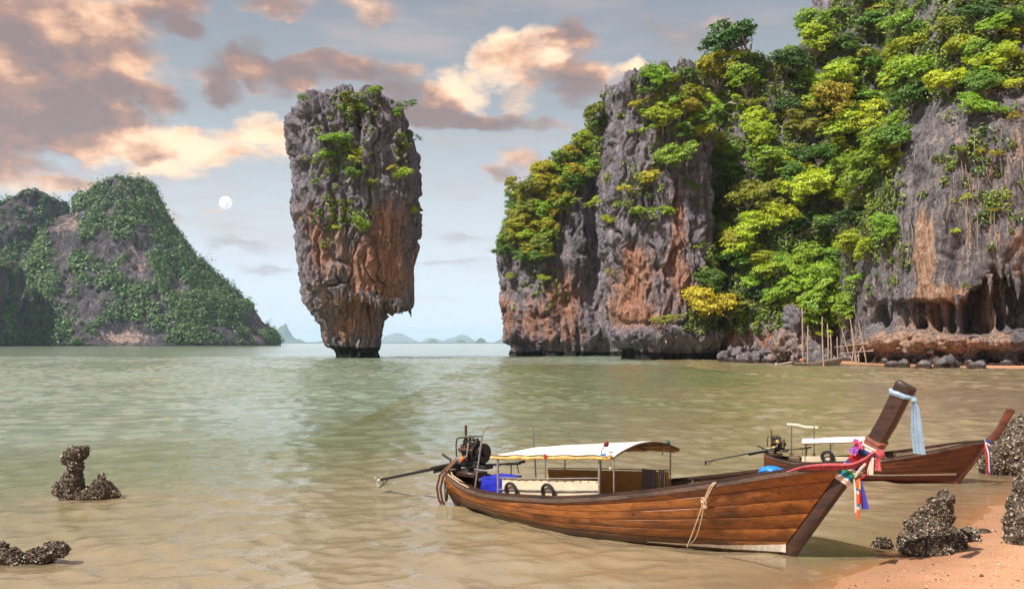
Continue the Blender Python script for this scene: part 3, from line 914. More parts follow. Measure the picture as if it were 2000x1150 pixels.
for i, (D, l, r, pk) in enumerate(HILLS):
    D = D * 2.15
    nx, nyy = 70, 24
    us = np.linspace(0, 1, nx); vs = np.linspace(-1, 1, nyy)
    xs = (l + (r - l) * us - 1000) / FPX * D
    xk = [l] + [p[0] for p in pk] + [r]; yk = [HY + 2] + [p[1] for p in pk] + [HY + 2]
    top = np.interp(l + (r - l) * us, xk, yk)
    hz = (HY - top) / FPX * D + CAMH
    wdt = (r - l) / FPX * D * .45
    X = np.repeat(xs[None], nyy, 0); Yv = D + vs[:, None] * wdt + X * 0
    Z = hz[None] * (1 - np.abs(vs[:, None]) ** 1.7)
    Z = Z + (.16 * hz[None] + 2) * fbm(np.stack([X / 90, Yv / 90, Z * 0 + i], -1), 4) - 3
    Z[0] = -8; Z[-1] = -8; Z[:, 0] = -8; Z[:, -1] = -8
    o = link('distant_hill', mesh_fast('distant_hill', np.stack([X, Yv, Z], -1).reshape(-1, 3), grid_faces(nyy, nx), mats=[FAR]), kind='structure')
xs = np.linspace(-6500, 3500, 400); vs = np.linspace(-1, 1, 7)
X = np.repeat(xs[None], 7, 0); Yv = 12500 + vs[:, None] * 200 + X * 0
Z = (20 + 10 * fbm(np.stack([X / 160, X * 0, X * 0 + 2], -1), 4)) * (1 - vs[:, None] ** 2) - 4
link('far_shore', mesh_fast('far_shore', np.stack([X, Yv, Z], -1).reshape(-1, 3), grid_faces(7, 400), mats=[FAR]), kind='structure')

# ---- moon ---------------------------------------------------------------------------
m, n, out = material('glowing_moon_dust')
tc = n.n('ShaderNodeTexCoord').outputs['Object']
principled(n, out, Base_Color=n.mix(n.mapr(n.noise(tc, .0011, 5, .6), .38, .6), (0.30, 0.29, 0.28), (0.45, 0.44, 0.42)), Roughness=1.0, Emission_Color=n.mix(n.mapr(n.noise(tc, .0011, 5, .6), .38, .6), (0.24, 0.235, 0.23), (0.33, 0.325, 0.315)), Emission_Strength=1.0)  # added emission lifts the shaded side so the disc looks evenly lit
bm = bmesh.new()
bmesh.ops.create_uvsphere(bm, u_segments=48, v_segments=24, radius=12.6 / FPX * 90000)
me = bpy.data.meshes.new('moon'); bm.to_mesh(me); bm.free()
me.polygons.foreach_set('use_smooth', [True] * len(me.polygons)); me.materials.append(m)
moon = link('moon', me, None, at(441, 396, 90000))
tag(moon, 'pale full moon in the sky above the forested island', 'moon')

# ---- haze: the air over the bay --------------------------------------------------------
bm = bmesh.new(); bmesh.ops.create_cube(bm, size=1.0)
me = bpy.data.meshes.new('haze'); bm.to_mesh(me); bm.free()
haze = link('haze', me, None, (0, 9000, 0), kind='stuff')
HZ0, HZ1 = -9.5, 420.0
haze.scale = (60500, 56000, HZ1 - HZ0); haze.location = (0, 18000, (HZ0 + HZ1) / 2)
m = bpy.data.materials.new('humid_air'); m.use_nodes = True
n = NT(m.node_tree)
pv = n.n('ShaderNodeVolumePrincipled')
pv.inputs['Color'].default_value = (0.62, 0.81, 1.0, 1)
pv.inputs['Density'].default_value = 4.2e-5
pv.inputs['Anisotropy'].default_value = 0.0
oo = n.n('ShaderNodeOutputMaterial'); n.l(pv.outputs[0], oo.inputs['Volume'])
me.materials.append(m)
tag(haze, 'pale humid haze lying over the whole bay', 'haze')

# ------------------------------------------------------------------ vegetation
def leaf_material(name, use_object_colour=True, col=None, col2=None, trans=.32):
    m, n, out = material(name)
    lv = n.attr('lv')
    if use_object_colour:
        oi = n.n('ShaderNodeObjectInfo')
        c = oi.outputs['Color']
        hsv = n.n('ShaderNodeHueSaturation')
        n.l(c, hsv.inputs['Color'])
        n.l(n.mapr(lv, 0, 1, .475, .52), hsv.inputs['Hue'])
        n.l(n.mapr(lv, 0, 1, .55, 1.45), hsv.inputs['Value'])
        c = hsv.outputs[0]
    else:
        c = n.mix(lv, col, col2)
    d = n.n('ShaderNodeBsdfDiffuse'); n.l(c, d.inputs[0])
    t = n.n('ShaderNodeBsdfTranslucent'); n.l(n.mix(.5, c, (.5, .6, .05), 'MULTIPLY'), t.inputs[0]); n.l(c, t.inputs[0])
    g = n.n('ShaderNodeBsdfGlossy'); g.inputs['Roughness'].default_value = .45; g.inputs[0].default_value = (.9, .9, .85, 1)
    mx = n.n('ShaderNodeMixShader'); mx.inputs[0].default_value = trans
    n.l(d.outputs[0], mx.inputs[1]); n.l(t.outputs[0], mx.inputs[2])
    m2 = n.n('ShaderNodeMixShader'); m2.inputs[0].default_value = .035
    n.l(mx.outputs[0], m2.inputs[1]); n.l(g.outputs[0], m2.inputs[2])
    n.l(m2.outputs[0], out.inputs['Surface'])
    return m


LEAF = leaf_material('leaf')
m, n, out = material('bark')
pos = n.n('ShaderNodeNewGeometry').outputs['Position']
principled(n, out, Base_Color=n.mix(n.noise(n.scalev(pos, (1, 1, .3)), 3.0, 4, .6), (0.14, 0.11, 0.09), (0.46, 0.39, 0.32)), Roughness=.9)
BARK = m
m, n, out = material('bleached_wood')
pos = n.n('ShaderNodeNewGeometry').outputs['Position']
principled(n, out, Base_Color=n.mix(n.noise(pos, 2.0, 4, .6), (0.38, 0.33, 0.28), (0.72, 0.66, 0.58)), Roughness=.85)
BLEACH = m


def leaf_quads(cen, nor, size, rs, aspect=.62):
    k = len(cen)
    nor = nor / np.maximum(np.linalg.norm(nor, axis=1, keepdims=True), 1e-6)
    r = rs.normal(size=(k, 3)); a = np.cross(nor, r); a /= np.maximum(np.linalg.norm(a, axis=1, keepdims=True), 1e-6)
    b = np.cross(nor, a)
    s = size * rs.uniform(.6, 1.4, (k, 1))
    a = a * s; b = b * s * aspect
    fold = nor * s * .18
    V = np.stack([cen + a, cen + b - fold, cen - a, cen - b - fold], 1).reshape(-1, 3)
    return V, np.arange(4 * k).reshape(-1, 4)


def crown_points(rs, lobes, nleaf, outward=.9):
    """leaf centres and facings gathered in clumps on the shells of lobes [(centre, radii)]"""
    cs, ns = [], []
    tot = sum(np.prod(r) ** (2 / 3) for _, r in lobes)
    for c, r in lobes:
        k = max(12, int(nleaf * np.prod(r) ** (2 / 3) / tot))
        nb = max(5, k // 26)                                  # twig clumps on the lobe
        v = rs.normal(size=(nb, 3)); v[:, 2] = v[:, 2] * .8 + .38
        v /= np.linalg.norm(v, axis=1, keepdims=True)
        rad = rs.uniform(.72, 1.08, (nb, 1))
        bc = np.array(c) + v * rad * np.array(r)
        w = rs.integers(0, nb, k)
        jit = rs.normal(size=(k, 3)) * np.array(r) * np.array([.20, .20, .10])
        p = bc[w] + jit
        cs.append(p)
        ns.append(v[w] * outward + rs.normal(size=(k, 3)) * .55 + np.array([0, 0, .55]))
    return np.concatenate(cs), np.concatenate(ns)


def tube_mesh(paths, nseg=6):
    """paths: list of (points, radii); returns V, F"""
    Vs, Fs, off = [], [], 0
    for pts, rad in paths:
        pts = np.array(pts, float); rad = np.array(rad, float)
        tan = np.gradient(pts, axis=0); tan /= np.maximum(np.linalg.norm(tan, axis=1, keepdims=True), 1e-9)
        ref = np.array([0, 0, 1.0]) if abs(tan[:, 2]).mean() < .8 else np.array([1.0, 0, 0])
        a = np.cross(tan, ref); a /= np.maximum(np.linalg.norm(a, axis=1, keepdims=True), 1e-9)
        b = np.cross(tan, a)
        th = np.linspace(0, 2 * math.pi, nseg, endpoint=False)
        P = pts[:, None] + rad[:, None, None] * (np.cos(th)[None, :, None] * a[:, None] + np.sin(th)[None, :, None] * b[:, None])
        Vs.append(P.reshape(-1, 3)); Fs.append(grid_faces(len(pts), nseg, True) + off)
        i0, i1 = off, off + (len(pts) - 1) * nseg
        caps = []
        for s in (i0, i1):
            for k in range(1, nseg - 1, 2):
                q = [s, s + k, s + k + 1, s + min(k + 2, nseg - 1)]
                if q[2] != q[3]:
                    caps.append(q)
        if caps:
            Fs.append(np.array(caps))
        off += len(pts) * nseg
    return np.concatenate(Vs), np.concatenate(Fs)


def curve_pts(a, b, k, rs, wob):
    t = np.linspace(0, 1, k)[:, None]
    p = np.array(a) * (1 - t) + np.array(b) * t
    w = np.cumsum(rs.normal(size=(k, 3)), 0) * wob
    return p + w * (t * (1 - t) * 4)


KINDS = []       # unit trees: crown radius about 1, trunk base at the origin


def make_kind(seed, nl, flat, spread, nleaf, lsize, rise=.9, droop=0.0):
    rs = np.random.default_rng(seed)
    lobes = []
    for k in range(nl):
        a = rs.uniform(0, 6.283); q = math.sqrt(rs.uniform(0, 1)) * spread
        zz = rise + flat * (1 - q * q) * rs.uniform(.3, 1.0) - droop * q + rs.uniform(-.12, .12)
        r = rs.uniform(.28, .46) * (1.15 - .35 * q)
        lobes.append(((q * math.cos(a), q * math.sin(a), zz), (r, r, r * rs.uniform(.55, .85))))
    p, nn = crown_points(rs, lobes, nleaf)
    V, F = leaf_quads(p, nn, lsize, rs)
    lv = np.repeat(np.clip(rs.normal(.5, .22, len(F)), 0, 1), 1)
    crown = mesh_fast('crown', V, F, {'lv': ('FACE', lv)}, smooth_shade=False, mats=[LEAF])
    fork = (rs.uniform(-.1, .1), rs.uniform(-.1, .1), rise * .55)
    paths = [(curve_pts((0, 0, -.5), fork, 6, rs, .02), np.linspace(.075, .05, 6))]
    for c, r in lobes:
        paths.append((curve_pts(fork, np.array(c) - [0, 0, r[2] * .3], 6, rs, .03), np.linspace(.04, .012, 6)))
        for j in range(2):
            e = np.array(c) + rs.normal(size=3) * np.array(r) * .6
            paths.append((curve_pts(c, e, 4, rs, .02), np.linspace(.012, .005, 4)))
    V, F = tube_mesh(paths, 5)
    trunk = mesh_fast('trunk', V, F, mats=[BARK])
    KINDS.append((crown, trunk))


for s in range(4):
    make_kind(100 + s, 9, .55, .78, 4600, .046)                  # broad rounded
for s in range(3):
    make_kind(200 + s, 7, .25, .95, 3600, .044, rise=.75)        # flat, layered
for s in range(3):
    make_kind(300 + s, 12, 1.1, .62, 4800, .045, rise=.7, droop=.3)   # tall, tumbling
for s in range(2):
    make_kind(400 + s, 6, .4, .9, 1700, .042, rise=.9)            # open, see-through

PAL = {
    'lime':   ((0.429, 0.520, 0.028), 'lime-green'),
    'bright': ((0.271, 0.429, 0.034), 'bright green'),
    'green':  ((0.119, 0.237, 0.028), 'mid-green'),
    'dark':   ((0.062, 0.136, 0.027), 'dark green'),
    'gold':   ((0.452, 0.407, 0.029), 'golden-olive'),
    'olive':  ((0.271, 0.305, 0.036), 'olive-green'),
}
CAMV = Vector((0, 0, CAMH))


def hit(px, py, names):
    dr = Vector(((px - 1000) / FPX, 1.0, (HY - py) / FPX)).normalized()
    best = None
    for nm in names:
        r = BVH[nm].ray_cast(CAMV, dr)
        if r[0] is not None and (best is None or r[3] < best[3]):
            best = r
    return best


TREE_N = [0]


def tree(px, py, size_px, pal, kind, names, label, group=None, rs=random, lift=0.0, cat='tree', D=None, name='tree'):
    """a tree whose crown centre shows near (px, py); it grows from the rock just below"""
    if D is None:
        h = hit(px, py + size_px * .28, names) or hit(px, py + size_px * .6, names) or hit(px, py + size_px, names)
        if h is None:
            return None
        loc, nor = h[0], h[1]
    else:
        loc, nor = at(px, py + size_px * .5, D), Vector((0, -1, 0))
    R = size_px / FPX * loc.y * .5
    lean = Vector((nor.x, nor.y, 0)) * .45 if nor.z < .6 else Vector((0, 0, 0))
    up = (Vector((0, 0, 1)) + lean + Vector((rs.uniform(-.12, .12), rs.uniform(-.12, .12), 0))).normalized()
    q = up.to_track_quat('Z', 'Y') @ Quaternion((0, 0, 1), rs.uniform(0, 6.28))
    o = bpy.data.objects.new(name, None); C.objects.link(o)
    o.empty_display_size = .2
    o.location = loc - up * R * .25 + Vector((0, 0, lift * R)); o.rotation_mode = 'QUATERNION'; o.rotation_quaternion = q
    k = R * rs.uniform(.92, 1.08)
    o.scale = (k, k, k * rs.uniform(.85, 1.1))
    crown, trunk = KINDS[kind]
    c = link('crown', crown, o); t = link('trunk', trunk, o)
    b = PAL[pal][0]; j = rs.uniform(.8, 1.2)
    c.color = (b[0] * j * rs.uniform(.88, 1.12), b[1] * j, b[2] * j, 1)
    tag(o, label, cat, group)
    TREE_N[0] += 1
    return o


random.seed(5)
BROAD, FLAT, TUMB, OPEN = [0, 1, 2, 3], [4, 5, 6], [7, 8, 9], [10, 11]
ALL = ['headland', 'buttress', 'gully_slope', 'cave_wall']
# trees that stand out singly: px, py, crown width px, palette, kind, label
SINGLE = [
    (1460, 95, 130, 'dark', 0, 'dark spreading tree on the skyline left of the gully notch'),
    (1410, 150, 120, 'gold', 1, 'golden domed tree below the dark skyline tree'),
    (1680, 240, 130, 'lime', 7, 'yellow-green tumbling tree at the middle of the upper gully'),
    (1735, 290, 110, 'bright', 8, 'drooping bright green tree hanging over the bare wall edge'),
    (1580, 370, 110, 'lime', 2, 'lime domed tree in the centre of the gully'),
    (1500, 320, 90, 'bright', 3, 'bright leafy tree left of the lime domed tree'),
    (1900, 190, 100, 'bright', 4, 'bright flat-topped tree at the top edge of the bare wall'),
    (1940, 120, 100, 'lime', 5, 'lime flat-topped tree near the upper right corner'),
    (1650, 140, 100, 'olive', 6, 'olive layered tree on the upper left shoulder of the gully'),
    (1110, 398, 66, 'bright', 1, 'rounded fresh green tree on the headland beside the grey buttress'),
    (1168, 392, 48, 'lime', 4, 'small lime flat tree in the cleft left of the buttress'),
    (1185, 428, 36, 'lime', 5, 'small lime shrub just under the cleft tree'),
    (1245, 352, 84, 'gold', 4, 'golden flat-crowned tree halfway up the grey buttress'),
    (1268, 408, 84, 'bright', 6, 'fresh green shrub below the golden tree on the buttress'),
    (1330, 305, 90, 'bright', 0, 'bright green tree on the right shoulder of the buttress'),
    (1290, 235, 80, 'lime', 2, 'lime bushy tree high on the face of the buttress'),
    (1270, 158, 70, 'bright', 3, 'bright green bush near the top of the buttress'),
    (1380, 590, 110, 'gold', 0, 'golden-olive tree low at the foot of the gully beside the buttress'),
    (1430, 610, 100, 'olive', 1, 'olive tree overhanging the rocks at the gully foot'),
    (1625, 600, 110, 'bright', 2, 'bright green tree leaning over the water beside the poles'),
    (1600, 560, 100, 'bright', 3, 'emerald tree just above the poles'),
    (1700, 500, 60, 'lime', 9, 'yellow-green bush clinging to the left end of the cave wall'),
    (1735, 455, 70, 'bright', 8, 'tumbling green bush left of the pale calcite curtain'),
    (1640, 510, 80, 'dark', 3, 'dark leafy tree in the shade left of the cave wall'),
    (1300, 630, 60, 'olive', 10, 'sparse olive bush at the foot of the buttress'),
]
for (px, py, s, pal, k, lab) in SINGLE:
    tree(px, py, s, pal, k, ALL, lab)


def inside(poly, x, y):
    c = False
    for i in range(len(poly)):
        (x1, y1), (x2, y2) = poly[i], poly[i - 1]
        if (y1 > y) != (y2 > y) and x < (x2 - x1) * (y - y1) / (y2 - y1) + x1:
            c = not c
    return c


RANKED = []


def zone(poly, step, size, pals, kinds, names, where, group, bands, jitter=.45, keep=1.0):
    xs = [p[0] for p in poly]; ys = [p[1] for p in poly]
    y = min(ys); row = 0
    while y < max(ys):
        x = min(xs) + (row % 2) * step * .5
        while x < max(xs):
            qx, qy = x + random.uniform(-jitter, jitter) * step, y + random.uniform(-jitter, jitter) * step
            if inside(poly, qx, qy) and random.random() < keep:
                pal = random.choices([p for p, _ in pals], [w for _, w in pals])[0]
                band = [b for lim, b in bands if qy < lim][0]
                o = tree(qx, qy, random.uniform(*size), pal, random.choice(kinds), names,
                         '%s tree %s %s' % (PAL[pal][1], band, where), '%s trees %s %s' % (PAL[pal][1], band, where))
                if o: RANKED.append(o)
            x += step
        y += step * .8; row += 1


GULLY = [(1395, 120), (1440, 110), (1560, 100), (1600, 60), (1625, -5), (1760, -5), (1790, 60), (1800, 200), (1765, 250), (1760, 330), (1690, 360), (1680, 420), (1672, 560), (1668, 620), (1600, 640), (1500, 625), (1400, 640), (1345, 625), (1372, 540), (1392, 470), (1396, 300)]
zone(GULLY, 47, (58, 98), [('lime', 3.2), ('bright', 3.4), ('green', 2.2), ('dark', 1.0), ('gold', 1.2), ('olive', 1.2)], BROAD + TUMB + FLAT, ALL, 'in the jungle gully',
     'g', [(200, 'near the skyline'), (430, 'midway up'), (900, 'low down')])
HEAD = [(972, 480), (985, 420), (1010, 372), (1060, 325), (1090, 300), (1130, 275), (1165, 235), (1180, 225), (1172, 330), (1130, 372), (1090, 400), (1090, 470), (1075, 500), (1040, 520), (1000, 505)]
zone(HEAD, 23, (36, 60), [('gold', 3.4), ('olive', 3), ('green', 1.2), ('bright', 1.4), ('lime', .8)], BROAD + TUMB, ALL, 'on the left headland',
     'h', [(330, 'near the skyline'), (420, 'midway up'), (900, 'low down')])
UPPER = [(1790, -5), (2040, -5), (2040, 120), (2040, 170), (1960, 175), (1860, 195), (1805, 215), (1798, 100)]
zone(UPPER, 50, (56, 92), [('lime', 2), ('bright', 2.2), ('green', 2), ('gold', 1.2), ('olive', 2), ('dark', 1)], BROAD + FLAT + TUMB, ALL, 'above the cave wall',
     'u', [(100, 'near the top'), (900, 'on the rim')], keep=.8)
SHOULDER = [(1330, 135), (1395, 125), (1395, 270), (1350, 300), (1320, 200)]
zone(SHOULDER, 36, (44, 70), [('lime', 2), ('bright', 2), ('green', 1), ('gold', 1)], BROAD, ALL, 'on the right shoulder of the buttress', 's', [(900, 'perched')])
BUTT = [(1255, 150), (1300, 138), (1335, 150), (1345, 330), (1312, 300), (1275, 262), (1248, 205)]
zone(BUTT, 36, (40, 66), [('lime', 2), ('bright', 2.4), ('green', 1), ('gold', .8)], BROAD + FLAT, ALL, 'on the face of the buttress', 'b', [(230, 'high up'), (900, 'clinging')], keep=.75)
# bushes scattered over bare rock
BUSHES = [(1930, 300, 44, 'gold'), (1880, 390, 36, 'lime'), (1990, 60, 50, 'lime'), (1940, 410, 30, 'gold'), (1690, 380, 50, 'olive'), (1870, 450, 30, 'lime'), (1990, 230, 36, 'gold'),
          (1665, 470, 44, 'green'), (1680, 540, 46, 'bright'), (1720, 400, 50, 'bright'), (1870, 290, 34, 'olive'), (1890, 560, 20, 'olive'), (1955, 215, 44, 'bright'),
          (1255, 215, 40, 'bright'), (1310, 160, 44, 'lime'), (1240, 260, 26, 'lime'), (1365, 480, 36, 'lime'), (1060, 540, 34, 'lime'), (1050, 500, 40, 'bright'), (1195, 530, 24, 'gold'), (1005, 540, 30, 'olive'), (1020, 570, 24, 'green'), (1350, 360, 40, 'green')]
for (px, py, s, pal) in BUSHES:
    o = tree(px, py, s, pal, random.choice(FLAT + OPEN), ALL, '%s bush on bare rock of the right-hand cliff' % PAL[pal][1], '%s bushes on bare cliff rock' % PAL[pal][1], cat='bush', name='bush')
    if o: RANKED.append(o)
# look-alikes are told apart by their order across the picture
ORD = ['first', 'second', 'third', 'fourth', 'fifth', 'sixth', 'seventh', 'eighth', 'ninth', 'tenth', 'eleventh', 'twelfth', 'thirteenth', 'fourteenth', 'fifteenth', 'sixteenth', 'seventeenth', 'eighteenth', 'nineteenth', 'twentieth']
by = {}
for o in RANKED:
    by.setdefault(o['label'], []).append(o)
for lab, os_ in by.items():
    os_.sort(key=lambda o: o.location.x / o.location.y)
    if len(os_) > 1:
        for i, o in enumerate(os_):
            w = 'leftmost' if i == 0 else 'rightmost' if i == len(os_) - 1 else ORD[min(i, 19)] + ' from left'
            o['label'] = '%s, %s' % (lab, w)
# plants of the sea stack
STK = [(690, 300, 90, 'lime', 4, 'lime-green flat bush across the middle of the sea stack'), (665, 268, 76, 'bright', 5, 'bright green bush above the lime bush on the sea stack'),
       (640, 308, 44, 'bright', 0, 'green bush left of the lime bush on the sea stack'), (690, 335, 60, 'green', 6, 'green shrub just below the lime bush on the sea stack'),
       (690, 428, 60, 'bright', 4, 'spreading green bush below mid height of the sea stack'), (655, 440, 30, 'lime', 5, 'small lime tuft left of the spreading bush'),
       (790, 345, 40, 'lime', 1, 'lime bush on the right side of the sea stack'), (806, 412, 24, 'lime', 8, 'small lime shrub hanging off the right edge of the sea stack'),
       (735, 180, 36, 'bright', 2, 'upright green shrub on the top of the sea stack'), (790, 196, 46, 'green', 10, 'wind-bent open shrub at the top right of the sea stack'),
       (776, 225, 36, 'bright', 8, 'green shrub trailing down the top right of the sea stack'), (598, 195, 34, 'green', 11, 'open shrub on the top left corner of the sea stack'),
       (706, 215, 34, 'bright', 3, 'green tuft in the top cleft of the sea stack'), (676, 200, 30, 'gold', 1, 'golden tuft near the top of the sea stack'),
       (806, 268, 34, 'green', 11, 'sparse twig sticking out right of the sea stack'), (765, 325, 26, 'gold', 5, 'golden tuft on the right face of the sea stack'),
       (730, 355, 34, 'olive', 4, 'olive shrub right of centre on the sea stack'), (625, 350, 26, 'bright', 6, 'small green tuft on the left face of the sea stack'), (632, 482, 14, 'gold', 1, 'tiny golden tuft low on the left face of the sea stack'),
       (690, 185, 40, 'olive', 6, 'low olive scrub along the crown of the sea stack')]
for (px, py, s, pal, k, lab) in STK:
    tree(px, py, s, pal, k, ['stack'], lab, cat='bush', name='bush', D=None if hit(px, py + s * .28, ['stack']) else 240.0)


# undergrowth: one mass of small leaves per place
def undergrowth(name, pts, per, rad, ls, seed, cols, label, mat=None, nrand=.5, tj=.15):
    rs = np.random.default_rng(seed)
    k = len(pts)
    base = np.array([p[0] for p in pts]); nor = np.array([p[1] for p in pts])
    rr = rad * np.exp(rs.normal(-.08, .38, (k, 1)))
    w = np.repeat(np.arange(k), per)
    v = rs.normal(size=(len(w), 3)); v /= np.linalg.norm(v, axis=1, keepdims=True)
    up = nor * .7 + np.array([0, 0, .7])
    v += up[w] * .8
    p = base[w] - nor[w] * rr[w] * .35 + v * rr[w] * rs.uniform(.5, 1.0, (len(w), 1))
    V, F = leaf_quads(p, v + rs.normal(size=v.shape) * nrand, ls, rs)
    tone = np.clip(rs.normal(.5, .3, k)[w] + rs.normal(0, tj, len(w)), 0, 1)
    o = link(name, mesh_fast(name, V, F, {'lv': ('FACE', tone)}, False, mats=[mat]))
    tag(o, label, 'undergrowth', kind='stuff')
    return o


UG = leaf_material('undergrowth_leaf', False, (0.06, 0.11, 0.02), (0.27, 0.34, 0.04))
pts = []
rr_ = random.Random(9)
for poly, cnt in ((GULLY, 2300), (HEAD, 700), (UPPER, 380), (SHOULDER, 110), ([(1340, 600), (1660, 610), (1660, 655), (1340, 655)], 160)):
    xs = [p[0] for p in poly]; ys = [p[1] for p in poly]; k = 0
    while k < cnt:
        x, y = rr_.uniform(min(xs), max(xs)), rr_.uniform(min(ys), max(ys))
        if not inside(poly, x, y):
            continue
        k += 1
        h = hit(x, y, ALL)
        if h: pts.append((h[0], h[1]))
for (x, y, sx, sy, cnt) in [(670, 300, 45, 50, 60), (700, 210, 40, 25, 40), (690, 430, 40, 20, 26), (640, 420, 30, 60, 16), (780, 300, 14, 60, 20), (1280, 200, 50, 60, 60), (1240, 380, 50, 60, 40), (1720, 440, 40, 90, 110), (1900, 300, 70, 70, 30), (1060, 560, 40, 40, 30), (1950, 420, 40, 60, 22)]:
    for _ in range(cnt):
        h = hit(rr_.gauss(x, sx * .6), rr_.gauss(y, sy * .6), ALL + ['stack'])
        if h: pts.append((h[0], h[1]))
# lianas hanging down the cliff
rl = np.random.default_rng(21); vp = []
for _ in range(150):
    if rl.random() < .6:
        x, y = rl.uniform(1350, 1680), rl.uniform(540, 650)
    else:
        x, y = rl.uniform(1690, 2000), rl.uniform(215, 470)
    h = hit(x, y, ALL)
    if not h: continue
    a_ = np.array(h[0][:]) + np.array(h[1][:]) * .5 + np.array([0, -1.2, 0])
    L = rl.uniform(2.5, 7.5)
    vp.append((curve_pts(a_, a_ + np.array([rl.normal(0, .5), -.3, -L]), 7, rl, .12), np.linspace(.07, .04, 7)))
V, F = tube_mesh(vp, 4)
o = link('lianas', mesh_fast('lianas', V, F, mats=[BARK])); tag(o, 'thin grey lianas hanging down the gully and cave wall', 'lianas', kind='stuff')
undergrowth('undergrowth', pts, 40, 1.15, .33, 3, None, 'low green creepers and scrub filling gaps on the cliff and sea stack', UG)

# island forest: far canopy that reads as one mass
IG = leaf_material('far_canopy', False, (0.028, 0.078, 0.022), (0.125, 0.215, 0.055), trans=.15)
pts = []
ri = np.random.default_rng(77)
for Q, NN, moss, st in ISLE_DATA:
    nr, nc = moss.shape
    nf = int(nc * .72)
    wgt = np.clip(moss[:, :nf] - .18, 0, 1) * (Q[:, :nf, 2] > 3)
    dz = np.linalg.norm(np.gradient(Q, axis=0), axis=-1)[:, :nf] * np.linalg.norm(np.gradient(Q, axis=1), axis=-1)[:, :nf]
    w = (wgt * dz).ravel(); w = w / w.sum()
    cnt = {240: 5600, 160: 1300, 110: 1300}[nc]
    idx = ri.choice(len(w), cnt, p=w)
    r, c = idx // nf, idx % nf
    for a, b in zip(Q[r, c], NN[r, c]):
        pts.append((a, b))
undergrowth('island_forest', pts, 21, 6.0, 2.2, 4, None, 'dense far-off forest canopy covering the island on the left', IG, .22, .08)
print('TREES', TREE_N[0])

